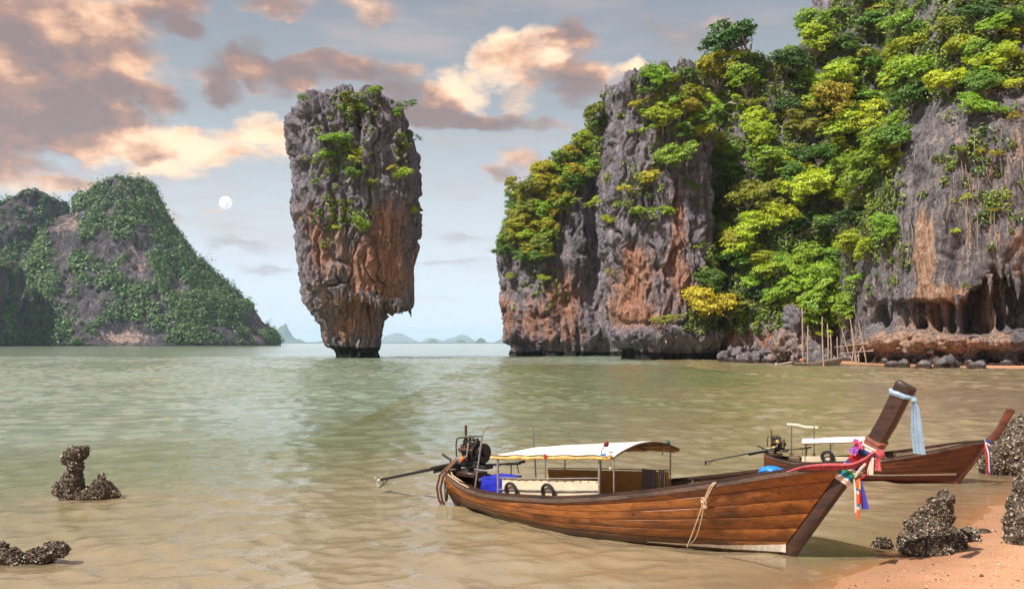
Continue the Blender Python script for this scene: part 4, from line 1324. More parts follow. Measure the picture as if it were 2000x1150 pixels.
# ------------------------------------------------------------------ mesh builder for made things
class MB:
    def __init__(self):
        self.v, self.f = [], []

    def add(self, V, F):
        o = len(self.v)
        self.v += [tuple(map(float, p)) for p in V]
        self.f += [tuple(int(i) + o for i in dict.fromkeys(q)) for q in F]
        return self

    def box(self, c, s, rot=None, bev=.12):
        """box with chamfered edges; c centre, s full size"""
        bm = bmesh.new()
        bmesh.ops.create_cube(bm, size=1.0)
        bmesh.ops.scale(bm, vec=s, verts=bm.verts)
        bmesh.ops.bevel(bm, geom=bm.edges[:], offset=min(s) * bev, segments=1, affect='EDGES')
        M = Matrix.Translation(c) @ (rot.to_matrix().to_4x4() if rot is not None else Matrix.Identity(4))
        bmesh.ops.transform(bm, matrix=M, verts=bm.verts)
        bm.verts.index_update()
        self.add([v.co for v in bm.verts], [[v.index for v in f.verts] for f in bm.faces])
        bm.free()
        return self

    def tube(self, pts, rad, nseg=8):
        pts = np.array(pts, float)
        rad = np.full(len(pts), rad) if np.isscalar(rad) else np.array(rad, float)
        tan = np.gradient(pts, axis=0); tan /= np.maximum(np.linalg.norm(tan, axis=1, keepdims=True), 1e-9)
        a = np.cross(tan[0], [0, 0, 1.0] if abs(tan[0][2]) < .9 else [1.0, 0, 0]); a /= np.linalg.norm(a)
        P = []
        th = np.linspace(0, 2 * math.pi, nseg, endpoint=False)
        for p, t, r in zip(pts, tan, rad):
            a = a - t * np.dot(a, t); a /= max(np.linalg.norm(a), 1e-9)
            b = np.cross(t, a)
            P.append(p + r * (np.cos(th)[:, None] * a + np.sin(th)[:, None] * b))
        P = np.array(P)
        self.add(P.reshape(-1, 3), list(grid_faces(len(pts), nseg, True)) + [list(range(nseg))[::-1], [(len(pts) - 1) * nseg + k for k in range(nseg)]])
        return self

    def cyl(self, a, b, r, r2=None, nseg=14):
        return self.tube([a, b], [r, r if r2 is None else r2], nseg)

    def torus(self, c, R, r, ax=(0, 0, 1), n1=28, n2=8, arc=(0, 2 * math.pi)):
        q = Vector(ax).to_track_quat('Z', 'Y')
        th = np.linspace(arc[0], arc[1], n1, endpoint=arc[1] - arc[0] < 6.2)
        full = arc[1] - arc[0] > 6.2
        ph = np.linspace(0, 2 * math.pi, n2, endpoint=False)
        V = []
        for t in th:
            for p in ph:
                v = Vector(((R + r * math.cos(p)) * math.cos(t), (R + r * math.cos(p)) * math.sin(t), r * math.sin(p)))
                V.append(Vector(c) + q @ v)
        n = len(th)
        F = []
        for i in range(n if full else n - 1):
            for k in range(n2):
                F.append([i * n2 + k, i * n2 + (k + 1) % n2, ((i + 1) % n) * n2 + (k + 1) % n2, ((i + 1) % n) * n2 + k])
        return self.add(V, F)

    def sheet(self, P, thick=0.0):
        """P (r,c,3) grid; with thickness it becomes a closed slab"""
        P = np.array(P, float); r, c = P.shape[:2]
        if thick == 0:
            return self.add(P.reshape(-1, 3), grid_faces(r, c))
        n = np.cross(np.gradient(P, axis=0), np.gradient(P, axis=1)); n /= np.maximum(np.linalg.norm(n, axis=-1, keepdims=True), 1e-9)
        A = (P + n * thick / 2).reshape(-1, 3); B = (P - n * thick / 2).reshape(-1, 3)
        F = [list(q) for q in grid_faces(r, c)]
        m = r * c
        F2 = [[x + m for x in q[::-1]] for q in F]
        rim = [i for i in range(c)] + [k * c + c - 1 for k in range(1, r)] + [(r - 1) * c + i for i in range(c - 2, -1, -1)] + [k * c for k in range(r - 2, 0, -1)]
        F3 = [[rim[(i + 1) % len(rim)], rim[i], rim[i] + m, rim[(i + 1) % len(rim)] + m] for i in range(len(rim))]
        return self.add(np.concatenate([A, B]), F + F2 + F3)

    def ball(self, c, r, seg=10, sc=(1, 1, 1)):
        V, F = [], []
        n1, n2 = max(5, seg // 2), seg
        for i in range(n1 + 1):
            t = math.pi * i / n1
            for k in range(n2):
                p = 2 * math.pi * k / n2
                V.append((c[0] + r * sc[0] * math.sin(t) * math.cos(p), c[1] + r * sc[1] * math.sin(t) * math.sin(p), c[2] + r * sc[2] * math.cos(t)))
        return self.add(V, grid_faces(n1 + 1, n2, True))

    def mesh(self, name, mat, smooth=True):
        me = bpy.data.meshes.new(name)
        me.from_pydata(self.v, [], [f for f in self.f if len(set(f)) > 2])
        bm = bmesh.new(); bm.from_mesh(me)
        bmesh.ops.remove_doubles(bm, verts=bm.verts, dist=1e-5)
        bmesh.ops.recalc_face_normals(bm, faces=bm.faces)
        bm.to_mesh(me); bm.free()
        me.polygons.foreach_set('use_smooth', [smooth] * len(me.polygons))
        if smooth:
            me.set_sharp_from_angle(angle=math.radians(38))
        me.materials.append(mat)
        return me

    def part(self, name, mat, parent, smooth=True):
        return link(name, self.mesh(name, mat, smooth), parent)

    def thing(self, name, mat, root, label, cat, group=None, smooth=True):
        """top-level object built in the frame of root, with its origin at the foot of the thing"""
        V = np.array(self.v); c = (V.max(0) + V.min(0)) / 2; c[2] = V[:, 2].min()
        self.v = [tuple(p) for p in V - c]
        o = link(name, self.mesh(name, mat, smooth))
        if root is not None:
            s = root.scale[0]
            o.rotation_euler = root.rotation_euler; o.scale = (s, s, s)
            o.location = root.location + root.rotation_euler.to_matrix() @ (Vector(c) * s)
        else:
            o.location = c
        return tag(o, label, cat, group)


# ------------------------------------------------------------------ materials of made things
def simple(name, col, rough=.6, metal=0.0, noise=.25, scale=8.0, bump=.0, coat=0.0, spec=.5, bscale=40.0):
    m, n, out = material(name)
    tc = n.n('ShaderNodeTexCoord').outputs['Object']
    nz = n.noise(tc, scale, 5, .6)
    c = n.mix(n.mapr(nz, .3, .7), tuple(x * (1 - noise) for x in col), tuple(min(1, x * (1 + noise)) for x in col))
    b = principled(n, out, Base_Color=c, Roughness=rough, Metallic=metal)
    b.inputs['Specular IOR Level'].default_value = spec
    b.inputs['Coat Weight'].default_value = coat
    if bump:
        n.l(n.bump(n.noise(tc, bscale, 4, .6), bump, .01), b.inputs['Normal'])
    return m


def wood(name, dark, mid, light, rough=.42, coat=.25, wear=.3, streak=.05, weather=(0.30, 0.24, 0.19), scum=0.0):
    m, n, out = material(name)
    tc = n.n('ShaderNodeTexCoord').outputs['Object']
    oi = n.n('ShaderNodeObjectInfo').outputs['Random']
    off = n.n('ShaderNodeCombineXYZ'); n.l(n.math('MULTIPLY', oi, 37.0), off.inputs[0]); n.l(n.math('MULTIPLY', oi, 11.0), off.inputs[2])
    v = n.vmath('ADD', tc, off.outputs[0])
    g1 = n.noise(n.scalev(v, (.5, 5, 7)), 2.2, 6, .65, .6)
    g2 = n.noise(n.scalev(v, (1.2, 30, 34)), 2.0, 4, .6, .2)
    bl = n.noise(n.scalev(v, (.8, 1.5, 1.8)), 1.3, 5, .6)
    c = n.mix(n.mapr(g1, .32, .68), dark, mid)
    c = n.mix(n.mapr(g2, .45, .75, 0, .55), c, light)
    c = n.mix(n.mapr(oi, 0, 1, 0, .22), c, dark)
    dirt = n.mapr(n.math('ADD', bl, n.math('MULTIPLY', g2, .3)), .62, .85, 0, .75, True)
    c = n.mix(dirt, c, tuple(x * .35 for x in dark))
    wz = n.noise(n.scalev(v, (.6, 1.5, 3.5)), 2.1, 6, .7)
    c = n.mix(n.mapr(wz, .56, .78, 0, wear, True), c, weather)
    if scum:
        sz = n.n('ShaderNodeSeparateXYZ'); n.l(tc, sz.inputs[0])
        c = n.mix(n.mapr(n.math('ADD', sz.outputs[2], n.math('MULTIPLY', n.math('SUBTRACT', wz, .5), .45)), .05, .34, scum, 0, True), c, (0.030, 0.016, 0.009))
    # dark plugs and rot spots
    spt = n.voro(n.scalev(v, (1.0, 1.0, 2.2)), 1.7, 'F1')
    c = n.mix(n.mapr(spt, .05, .10, .85, 0, True), c, tuple(x * .18 for x in dark))
    b = principled(n, out, Base_Color=c, Roughness=n.mapr(g1, .3, .7, rough - .08, rough + .14), Normal=n.bump(n.math('ADD', g2, n.math('MULTIPLY', g1, .6)), .35, .012))
    b.inputs['Coat Weight'].default_value = coat; b.inputs['Coat Roughness'].default_value = .25
    b.inputs['Specular IOR Level'].default_value = .4
    return m


HULLW = wood('varnished_hull_wood', (0.110, 0.028, 0.007), (0.43, 0.135, 0.020), (0.56, 0.22, 0.048), wear=.34, scum=.85)
HULLW2 = wood('darker_hull_wood', (0.060, 0.014, 0.006), (0.21, 0.050, 0.013), (0.29, 0.085, 0.024), wear=.10)
STEMW = wood('dark_stem_wood', (0.020, 0.008, 0.005), (0.062, 0.021, 0.010), (0.12, 0.045, 0.022), rough=.5, wear=.10)
RAILW = wood('weathered_rail_wood', (0.05, 0.028, 0.02), (0.16, 0.095, 0.065), (0.34, 0.26, 0.20), rough=.7, coat=0, wear=.6)
DECKW = wood('deck_wood', (0.08, 0.045, 0.028), (0.24, 0.15, 0.09), (0.36, 0.26, 0.17), rough=.75, coat=0, wear=.4)
GREYW = wood('grey_boat_wood', (0.20, 0.15, 0.12), (0.42, 0.33, 0.27), (0.58, 0.48, 0.42), rough=.8, coat=0, wear=.3)
BOTTOM = simple('bottom_paint', (0.035, 0.014, 0.010), .55, noise=.5, scale=3)
REDPAINT = simple('red_bottom_paint', (0.115, 0.018, 0.014), .5, noise=.35, scale=3)
WHITEP = simple('chipped_white_paint', (0.62, 0.56, 0.47), .55, noise=.25, scale=14, bump=.3)
IRON = simple('oily_black_iron', (0.018, 0.016, 0.015), .42, .35, noise=.5, scale=20, bump=.3)
RUST = simple('rusty_iron', (0.10, 0.038, 0.018), .75, .2, noise=.6, scale=25, bump=.4)
STEEL = simple('dull_galvanised_tube', (0.34, 0.30, 0.27), .45, .55, noise=.35, scale=18)
STEELD = simple('dark_tube', (0.11, 0.085, 0.07), .5, .4, noise=.5, scale=18)
RUBBER = simple('black_rubber', (0.014, 0.013, 0.013), .75, noise=.3, scale=20)
HOSE = simple('brown_hose', (0.16, 0.070, 0.035), .6, noise=.4, scale=6)
TARPW = simple('white_awning_cloth', (0.82, 0.77, 0.67), .8, noise=.10, scale=2.5, bump=.25, bscale=9)
TARPT = simple('tan_awning_lining', (0.60, 0.36, 0.13), .85, noise=.18, scale=3, bump=.25, bscale=9)
CANVAS = simple('cream_canvas', (0.66, 0.54, 0.39), .85, noise=.10, scale=3.0, bump=.5, bscale=7)
CANVAST = simple('ochre_canvas', (0.50, 0.25, 0.065), .85, noise=.18, scale=3.0, bump=.4, bscale=7)
ROLL = simple('rolled_ochre_tarp', (0.62, 0.38, 0.12), .8, noise=.45, scale=6.0, bump=.6, bscale=14)
BLUE = simple('blue_tarp', (0.012, 0.022, 0.42), .5, noise=.35, scale=6, bump=.5, bscale=10)
BLUEL = simple('light_blue_tarp', (0.02, 0.20, 0.58), .45, noise=.3, scale=10, bump=.6, bscale=12)
TOWEL = simple('grey_mauve_towel', (0.20, 0.155, 0.15), .95, noise=.2, scale=20, bump=.3, bscale=60)
ROPE = simple('pale_rope', (0.55, 0.40, 0.26), .9, noise=.3, scale=40, bump=.6, bscale=70)
REDGL = simple('red_lamp_glass', (0.17, 0.005, 0.015), .15, noise=.1)
GREENGL = simple('green_lamp_glass', (0.004, 0.075, 0.045), .15, noise=.1)
YELLOW = simple('yellow_plastic', (0.62, 0.42, 0.03), .5, noise=.3)
ORANGE = simple('orange_plastic', (0.75, 0.17, 0.02), .5, noise=.2)
PINK = simple('faded_pink_sash', (0.46, 0.085, 0.095), .85, noise=.35, scale=9, bump=.5, bscale=20)
REDC = simple('red_cloth', (0.42, 0.012, 0.018), .8, noise=.25, scale=9, bump=.3, bscale=20)
WHITEC = simple('white_cloth', (0.66, 0.56, 0.48), .85, noise=.2, scale=9, bump=.4, bscale=20)
BLUEC = simple('navy_cloth', (0.022, 0.045, 0.19), .8, noise=.35, scale=9, bump=.4, bscale=20)
VIOLETC = simple('violet_blue_cloth', (0.055, 0.050, 0.38), .85, noise=.35, scale=30, bump=.6, bscale=60)
TEALC = simple('teal_cloth', (0.02, 0.19, 0.33), .8, noise=.3, scale=9, bump=.4, bscale=20)
GREENC = simple('green_cloth', (0.01, 0.23, 0.09), .8, noise=.3, scale=9)
RUSTC = simple('rust_cloth', (0.22, 0.075, 0.05), .85, noise=.3, scale=9, bump=.4, bscale=20)
ORANGEC = simple('orange_cloth', (0.66, 0.13, 0.035), .8, noise=.25, scale=20)
PINKF = simple('pink_petal', (0.62, 0.055, 0.19), .7, noise=.3, scale=20)
VIOF = simple('lilac_petal', (0.36, 0.11, 0.50), .7, noise=.3, scale=20)
m, n, out = material('sequinned_scarf')
tc = n.n('ShaderNodeTexCoord').outputs['Object']
seq = n.voro(tc, 46.0, 'F1'); seqc = n.voro(tc, 46.0, 'F1', 'Color')
sc = n.n('ShaderNodeSeparateColor'); n.l(seqc, sc.inputs[0])
glit = n.math('MULTIPLY', n.mapr(seq, .25, .32, 1, 0), n.math('GREATER_THAN', sc.outputs[0], .45))
c = n.mix(n.noise(tc, 7, 4, .6), (0.15, 0.25, 0.36), (0.34, 0.46, 0.56))
c = n.mix(glit, c, (0.72, 0.74, 0.78))
principled(n, out, Base_Color=c, Roughness=n.mapr(glit, 0, 1, .8, .3), Metallic=n.math('MULTIPLY', glit, .5))
SCARF = m


# ------------------------------------------------------------------ longtail boat
HS_T = [-8.5, -8.2, -7.8, -7.1, -6.3, -4.6, -3.5, -2.4, -1.1, -.1, .58, 1.0]
HS_Z = [.84, .74, .635, .575, .60, .74, .90, 1.10, 1.376, 1.617, 1.75, 1.81]
HS_W = [.40, .54, .67, .87, 1.06, 1.27, 1.27, 1.20, .96, .64, .30, .07]
HW_T = [-8.5, -8.0, -7.5, -6.6, -5.5, -4.5, -3.4, -2.3, -1.4, -.8, -.2]
HW_W = [.05, .20, .36, .72, 1.00, 1.10, 1.02, .72, .42, .23, .07]


def sm_interp(x, xs, ys):
    d = np.linspace(xs[0], xs[-1], 400)
    y = np.interp(d, xs, ys)
    k = np.ones(31) / 31
    yp = np.concatenate([y[0] + (y[0] - y[15:0:-1]), y, y[-1] + (y[-1] - y[-2:-17:-1])])
    return np.interp(x, d, np.convolve(yp, k, 'valid'))


def tend(q):
    a = np.full(np.shape(q), -.4); b = np.full(np.shape(q), 1.02)
    for _ in range(40):
        mid = (a + b) / 2
        g = np.interp(mid, HS_T, HS_Z) * (1 - q) - (.31 + 1.478 * mid)
        a = np.where(g > 0, mid, a); b = np.where(g > 0, b, mid)
    return (a + b) / 2


def hull(s, q, out=0.0, side=1):
    """point of the hull skin; s 0 stern .. 1 stem, q 0 sheer .. 1 waterline; side 1 = starboard (towards the photo's viewer)"""
    s, q = np.broadcast_arrays(np.asarray(s, float), np.asarray(q, float))
    te = tend(q)
    t = -8.5 + s * (te + 8.5)
    tau = te - t
    ws = sm_interp(1.0 - tau, HS_T, HS_W); wl = sm_interp(-.2 - tau, HW_T, HW_W)
    w = ws * (1 - q) + wl * q
    flare = np.clip((ws - wl), 0, .5)
    w = w + (.05 + .16 * flare) * np.sin(math.pi * q) * np.clip(tau * 1.2, 0, 1) * np.clip((t + 8.5) * 1.2, 0, 1)
    z = sm_interp(t, HS_T, HS_Z) * (1 - q)
    w = np.maximum(w, .05) + out
    return np.stack([t, -side * w, z], -1)


def s_of_t(t, q):
    return (t + 8.5) / (tend(np.asarray(q, float)) + 8.5)


STEM = [((-.32, -.25), (-.07, -.42), .06), ((-.03, .28), (.19, .08), .075), ((.45, .97), (.67, .80), .085), ((.89, 1.625), (1.13, 1.48), .095), ((1.15, 1.98), (1.43, 1.82), .10),
        ((1.397, 2.28), (1.70, 2.13), .105), ((1.61, 2.68), (1.93, 2.54), .11), ((1.80, 3.09), (2.13, 2.97), .12), ((1.905, 3.34), (2.26, 3.165), .128)]


def stem_slice(s, grow=0.0):
    i = min(int(s), len(STEM) - 2); f = s - i
    a = np.array(STEM[i][0]) * (1 - f) + np.array(STEM[i + 1][0]) * f
    b = np.array(STEM[i][1]) * (1 - f) + np.array(STEM[i + 1][1]) * f
    th = STEM[i][2] * (1 - f) + STEM[i + 1][2] * f
    b = a + (b - a) * .88; th *= .9
    pr = [(0.0, -.8), (.10, -1), (.78, -1), (1.0, -.42), (1.0, .42), (.78, 1), (.10, 1), (0.0, .8)]
    c = (a + b) / 2; ax = (b - a)
    out = []
    for u, y in pr:
        p = a + ax * u
        d = p - c; L = np.linalg.norm(d)
        p = p + d / max(L, 1e-6) * grow
        out.append((p[0], y * (th + grow), p[1]))
    return np.array(out)


def make_boat(root, hullm, second=False):
    rs = np.random.default_rng(31 if second else 30)
    # inner shell
    S, Qq = np.meshgrid(np.linspace(0, 1, 60), np.linspace(0.0, 1.0, 12))
    mb = MB()
    for sd in (1, -1):
        mb.sheet(hull(S, Qq, -.030, sd))
    mb.part('inner_hull', DECKW, root)
    # planks: six strakes a side, each of three or four lengths
    qe = np.linspace(.0, 1.0, 7)
    for sd in (1, -1):
        for k in range(6):
            cuts = np.array([[0, .41, 1], [0, .63, 1], [0, .30, .78, 1], [0, .55, 1], [0, .36, 1], [0, .70, 1]][k])
            for j in range(len(cuts) - 1):
                s0, s1 = cuts[j] + (.0001 if j else 0), cuts[j + 1] - .0001
                ss = np.concatenate([[s0, s0 + .0012], np.linspace(s0 + .004, s1 - .004, max(8, int(26 * (s1 - s0)) + 6)), [s1 - .0012, s1]])
                qv = qe[k] + (qe[k + 1] - qe[k]) * np.array([0, .02, .07, .5, .93, .98, 1.0])
                SS, QQ = np.meshgrid(ss, qv)
                lift = np.tile(np.array([-.010, .006, .015, .018, .015, .006, -.010])[:, None], (1, len(ss)))
                lift[:, 0] -= .006; lift[:, -1] -= .006
                mb = MB(); mb.sheet(hull(SS, QQ, lift, sd))
                mat = hullm
                if second and k == 5:
                    mat = REDPAINT
                o = mb.part('plank', mat, root)
    # bottom below the water
    S2 = np.linspace(0, 1, 60)
    top = np.stack([hull(S2, 1.0, .004, 1), hull(S2, 1.0, .004, -1)], 0)
    keel = np.array(top[0]); keel[:, 1] = 0; keel[:, 2] = np.interp(keel[:, 0], [-8.5, -7.5, -6, -.5, -.1], [-.02, -.25, -.4, -.4, -.25])
    mb = MB(); mb.sheet(np.stack([top[0], (top[0] + keel) / 2 - [0, 0, .1], keel])); mb.sheet(np.stack([top[1], (top[1] + keel) / 2 - [0, 0, .1], keel]))
    mb.part('bottom', REDPAINT if second else BOTTOM, root)
    # white boot stripe
    for sd in (1, -1):
        if second:
            tt = np.linspace(-5.5, -.15, 60); zt = np.interp(tt, [-5.5, -2, 0], [.155, .28, .33]); zb = zt - np.interp(tt, [-5.5, -3, 0], [.01, .06, .09])
        else:
            tt = np.linspace(-2.6, -.06, 50); zt = np.interp(tt, [-2.6, -1, 0], [.05, .12, .23]); zb = np.interp(tt, [-2.6, -1, 0], [.045, .045, .075])
        rows = []
        for zz in (zt + .002, zt, zb, zb - .002):
            q = 1 - zz / sm_interp(tt, HS_T, HS_Z)
            rows.append(hull(s_of_t(tt, q), q, .023 if zz is zt or zz is zb else .012, sd))
        mb = MB(); mb.sheet(np.stack(rows)); mb.part('boot_stripe', WHITEP, root)
    # gunwale and cap rail
    s = np.linspace(0, .997, 90)
    for sd in (1, -1):
        ring = []
        for dz, ow in ((.0, .012), (.0, .062), (-.075, .066), (-.085, .012)):
            p = hull(s, 0.0, ow, sd); p[:, 2] += dz - .004; ring.append(p)
        P = np.stack(ring + [ring[0]], 0)
        mb = MB(); mb.sheet(P); mb.part('gunwale', RAILW, root)
        ring = []
        for dz, ow in ((.002, .030), (.045, .026), (.05, -.08), (-.01, -.085)):
            p = hull(s, 0.0, ow, sd); p[:, 2] += dz; p[:, 1] = np.where(np.sign(p[:, 1]) == -sd, p[:, 1], -sd * .004); ring.append(p)
        mb = MB(); mb.sheet(np.stack(ring + [ring[0]], 0)); mb.part('cap_rail', STEMW, root)
    # floor, foredeck, ribs
    tt = np.linspace(-8.3, -2.35, 40)
    qf = 1 - .20 / sm_interp(tt, HS_T, HS_Z)
    a, b = hull(s_of_t(tt, qf), qf, -.035, 1), hull(s_of_t(tt, qf), qf, -.035, -1)
    mb = MB(); mb.sheet(np.stack([a, a * .5 + b * .5, b]), .02); mb.part('floor', DECKW, root)
    tt = np.linspace(-2.35, .78, 30)
    qf = np.full(30, .13)
    a, b = hull(s_of_t(tt, qf), qf, -.035, 1), hull(s_of_t(tt, qf), qf, -.035, -1)
    mb = MB(); mb.sheet(np.stack([a, a * .5 + b * .5, b]), .02); mb.part('foredeck', DECKW, root)
    for tr_ in np.arange(-7.6, -2.3, .62):
        for sd in (1, -1):
            q = np.linspace(.02, .75, 8)
            p = hull(s_of_t(np.full(8, tr_), q), q, -.05, sd)
            MB().tube(p, .03, 5).part('rib', DECKW, root)
    # stern block and transom
    a = hull(np.zeros(7), np.linspace(0, 1, 7), .0, 1); b = hull(np.zeros(7), np.linspace(0, 1, 7), 0, -1)
    P = np.stack([a + (b - a) * f for f in np.linspace(0, 1, 5)]); P[..., 0] -= .02
    MB().sheet(P, .05).part('transom', hullm, root)
    mb = MB()
    mb.box((-8.08, 0, .80), (.75, .50, .14), bev=.2); mb.box((-8.12, 0, .62), (.5, .22, .30), bev=.15); mb.box((-8.42, .0, .84), (.12, .66, .10), bev=.2)
    mb.part('stern_block', STEMW, root)
    # stem post
    mb = MB()
    sl = [stem_slice(x) for x in np.concatenate([np.linspace(0, 8, 33)[:-1], [7.98]])]
    P = np.stack(sl); mb.add(P.reshape(-1, 3), list(grid_faces(len(sl), 8, True)))
    cap = stem_slice(7.999, -.012); cap[:, 0] += .012; cap[:, 2] += .02
    n0 = (len(sl) - 1) * 8
    mb.add(np.concatenate([sl[-1], cap]), [[k, (k + 1) % 8, 8 + (k + 1) % 8, 8 + k] for k in range(8)] + [[8 + k for k in range(8)]])
    stem = mb.part('stem_post', HULLW2 if second else STEMW, root)

    # ---- engine on its pivot with the long tail shaft
    eng = MB()
    eng.box((-8.0, 0, 1.30), (.50, .30, .34), bev=.1)
    engine = eng.part('engine', IRON, root)
    sub = lambda mb, nm, mt: mb.part(nm, mt, engine)
    mb = MB(); mb.box((-8.02, 0, 1.54), (.44, .22, .16), bev=.15); [mb.cyl((-8.2 + .12 * k, 0, 1.6), (-8.2 + .12 * k, 0, 1.68), .035) for k in range(4)]; sub(mb, 'cylinder_head', IRON)
    mb = MB(); mb.box((-7.98, 0, 1.08), (.62, .26, .14), bev=.2); sub(mb, 'sump', IRON)
    mb = MB(); mb.cyl((-7.66, 0, 1.33), (-7.60, 0, 1.33), .235, nseg=28); mb.torus((-7.63, 0, 1.33), .225, .022, (1, 0, 0)); mb.cyl((-7.60, 0, 1.33), (-7.54, 0, 1.33), .07); sub(mb, 'flywheel', IRON)
    mb = MB(); mb.cyl((-7.72, -.17, 1.5), (-7.70, -.17, 1.5), .07); mb.cyl((-7.72, -.15, 1.22), (-7.70, -.15, 1.22), .08); mb.torus((-7.71, -.16, 1.36), .19, .012, (1, 0, 0)); sub(mb, 'belt_drive', RUBBER)
    mb = MB(); mb.cyl((-8.13, -.20, 1.20), (-7.93, -.20, 1.20), .075); sub(mb, 'alternator', RUST)
    mb = MB(); mb.ball((-8.11, -.27, 1.18), .058, 12, (1, .8, 1.3)); sub(mb, 'float', YELLOW if second else ORANGE)
    if second:
        mb = MB(); mb.cyl((-8.0, -.19, 1.45), (-7.85, -.19, 1.45), .09); sub(mb, 'filter', YELLOW)
    mb = MB()
    for k in range(4):
        x = -8.19 + .12 * k
        mb.tube([(x, -.12, 1.52), (x, -.20, 1.50), (x + .02, -.24, 1.42)], .022, 7)
    mb.cyl((-8.24, -.24, 1.41), (-7.76, -.24, 1.41), .035); sub(mb, 'manifold', RUST)
    mb = MB(); mb.cyl((-8.22, 0, 1.60), (-8.22, 0, 1.76), .022); mb.cyl((-8.22, 0, 1.74), (-8.22, 0, 1.98), .033); sub(mb, 'exhaust_stack', RUST)
    mb = MB()
    mb.tube([(-8.40, -.14, 1.20), (-8.42, -.14, 1.5), (-8.38, -.14, 1.66), (-8.2, -.14, 1.70), (-7.85, -.14, 1.72), (-7.76, -.14, 1.66), (-7.75, -.14, 1.58)], .020, 7)
    mb.tube([(-8.40, .14, 1.20), (-8.42, .14, 1.5), (-8.38, .14, 1.66), (-8.2, .14, 1.70), (-7.85, .14, 1.72)], .020, 7)
    mb.cyl((-8.38, -.14, 1.66), (-8.38, .14, 1.66), .018); sub(mb, 'guard_frame', STEELD)
    mb = MB(); mb.tube([(-7.9, -.26, 1.60), (-7.9, -.28, 1.45), (-7.93, -.28, 1.27), (-8.05, -.28, 1.20), (-8.3, -.26, 1.14), (-8.5, -.2, 1.10)], .024, 8); sub(mb, 'exhaust_pipe', STEEL)
    rr = random.Random(4)
    mb = MB()
    for k in range(9):
        a_ = (rr.uniform(-8.25, -7.75), -.18, rr.uniform(1.35, 1.6)); b_ = (rr.uniform(-8.3, -7.7), -.22, rr.uniform(1.12, 1.4))
        mb.tube(curve_pts(a_, b_, 6, np.random.default_rng(k), .03), .011, 5)
    sub(mb, 'cables', RUBBER)
    mb = MB()
    for y in (-.11, .11):
        mb.tube([(-9.35, y * .5, .83), (-8.6, y, 1.0), (-7.5, y, 1.02)], [.035, .045, .045], 6)
    mb.box((-8.0, 0, 1.0), (1.1, .30, .07), bev=.2); mb.cyl((-8.05, 0, .82), (-8.05, 0, 1.0), .07); sub(mb, 'mounting_frame', IRON)
    mb = MB(); mb.tube([(-7.6, 0, 1.05), (-8.6, 0, .98), (-9.4, 0, .79), (-11.3, 0, .335)], [.05, .05, .042, .034], 10); mb.tube([(-9.3, 0, .73), (-8.7, 0, .9), (-8.4, 0, .93)], .04, 8); sub(mb, 'tail_shaft', IRON)
    mb = MB(); mb.cyl((-11.28, 0, .335), (-11.42, 0, .30), .035)
    for k in range(3):
        a_ = k * 2.094 + .5
        pr = []
        for r_ in (.03, .10, .17):
            for w_ in (-.045, .045):
                aa = a_ + w_ / max(r_, .06)
                pr.append((-11.37 + w_ * .7, r_ * math.cos(aa), .31 + r_ * math.sin(aa)))
        mb.sheet(np.array(pr).reshape(3, 2, 3), .008)
    sub(mb, 'propeller', WHITEP if not second else IRON)
    mb = MB(); mb.tube([(-10.95, 0, .41), (-11.2, 0, .22), (-11.32, 0, .12)], .014, 6); mb.cyl((-11.2, 0, .36), (-11.2, 0, .22), .01); sub(mb, 'skeg', IRON)
    mb = MB(); mb.tube([(-7.55, 0, 1.06), (-7.2, 0, 1.10), (-6.5, 0, 1.20)], [.03, .026, .022], 8); mb.box((-6.72, 0, 1.16), (.42, .10, .06), Quaternion((0, 1, 0), -.13)); mb.cyl((-6.53, 0, 1.21), (-6.38, 0, 1.24), .034); sub(mb, 'tiller', IRON)
    mb = MB(); mb.cyl((-6.78, 0, .3), (-6.78, 0, 1.13), .014); mb.cyl((-6.55, 0, .95), (-6.60, 0, 1.15), .014); sub(mb, 'tiller_stand', STEELD)
    mb = MB(); mb.tube([(-8.9, -.12, 1.22), (-8.7, -.12, 1.14), (-8.45, -.1, 1.04)], [.03, .03, .025], 7); mb.tube([(-8.62, -.12, 1.1), (-8.62, -.12, .98)], .02, 6); sub(mb, 'lift_handle', IRON)
    return engine


def lp(px, py, w):
    """point in the near boat's own frame on the sight line of a photo pixel, w metres to starboard of its centre plane"""
    f0 = BOAT.location; hx, hy = math.cos(BOAT_RZ), math.sin(BOAT_RZ); nx, ny = hy, -hx
    u = (px - 1000) / FPX
    t = (u * (f0.y + ny * w) - (f0.x + nx * w)) / (hx - u * hy)
    Y = f0.y + hy * t + ny * w
    return (t, -w, CAMH - (py - HY) / FPX * Y)


BOAT_RZ = math.atan2(-.629, .777)
BOAT = empty('longtail_boat', (5.25, 16.69, 0), BOAT_RZ, 'large varnished wooden longtail boat with white awning in the foreground', 'boat')
make_boat(BOAT, HULLW)

# hoop, awning, posts, rails, canvas of the near boat
mb = MB(); mb.tube([(-7.30, -.72, .50), (-7.05, -.72, 1.90), (-7.0, -.70, 2.0), (-6.97, -.60, 2.05), (-6.68, .58, 2.06), (-6.66, .68, 2.02), (-6.65, .71, 1.9), (-6.60, .74, .5)], .021, 8)
mb.part('hoop', STEEL, BOAT)
def roof_pt(t, u):
    ze = 1.455 + (t + 6.48) / 3.4 * .255
    rise = np.interp(t, [-6.55, -6.1, -4.5, -2.95], [.02, .10, .17, .23])
    return np.stack([t + u * .20 * np.clip((t + 6.5) / 3.4, 0, 1) * 1.0, -(-u) * -1.0 * 1.02, ze + rise * (1 - u * u)], -1)
T_, U_ = np.meshgrid(np.linspace(-6.5, -3.06, 44), np.linspace(-1, 1, 25))
P = roof_pt(T_, U_)      # u = +1 towards port (away from the viewer)
P[..., 1] = U_ * 1.02
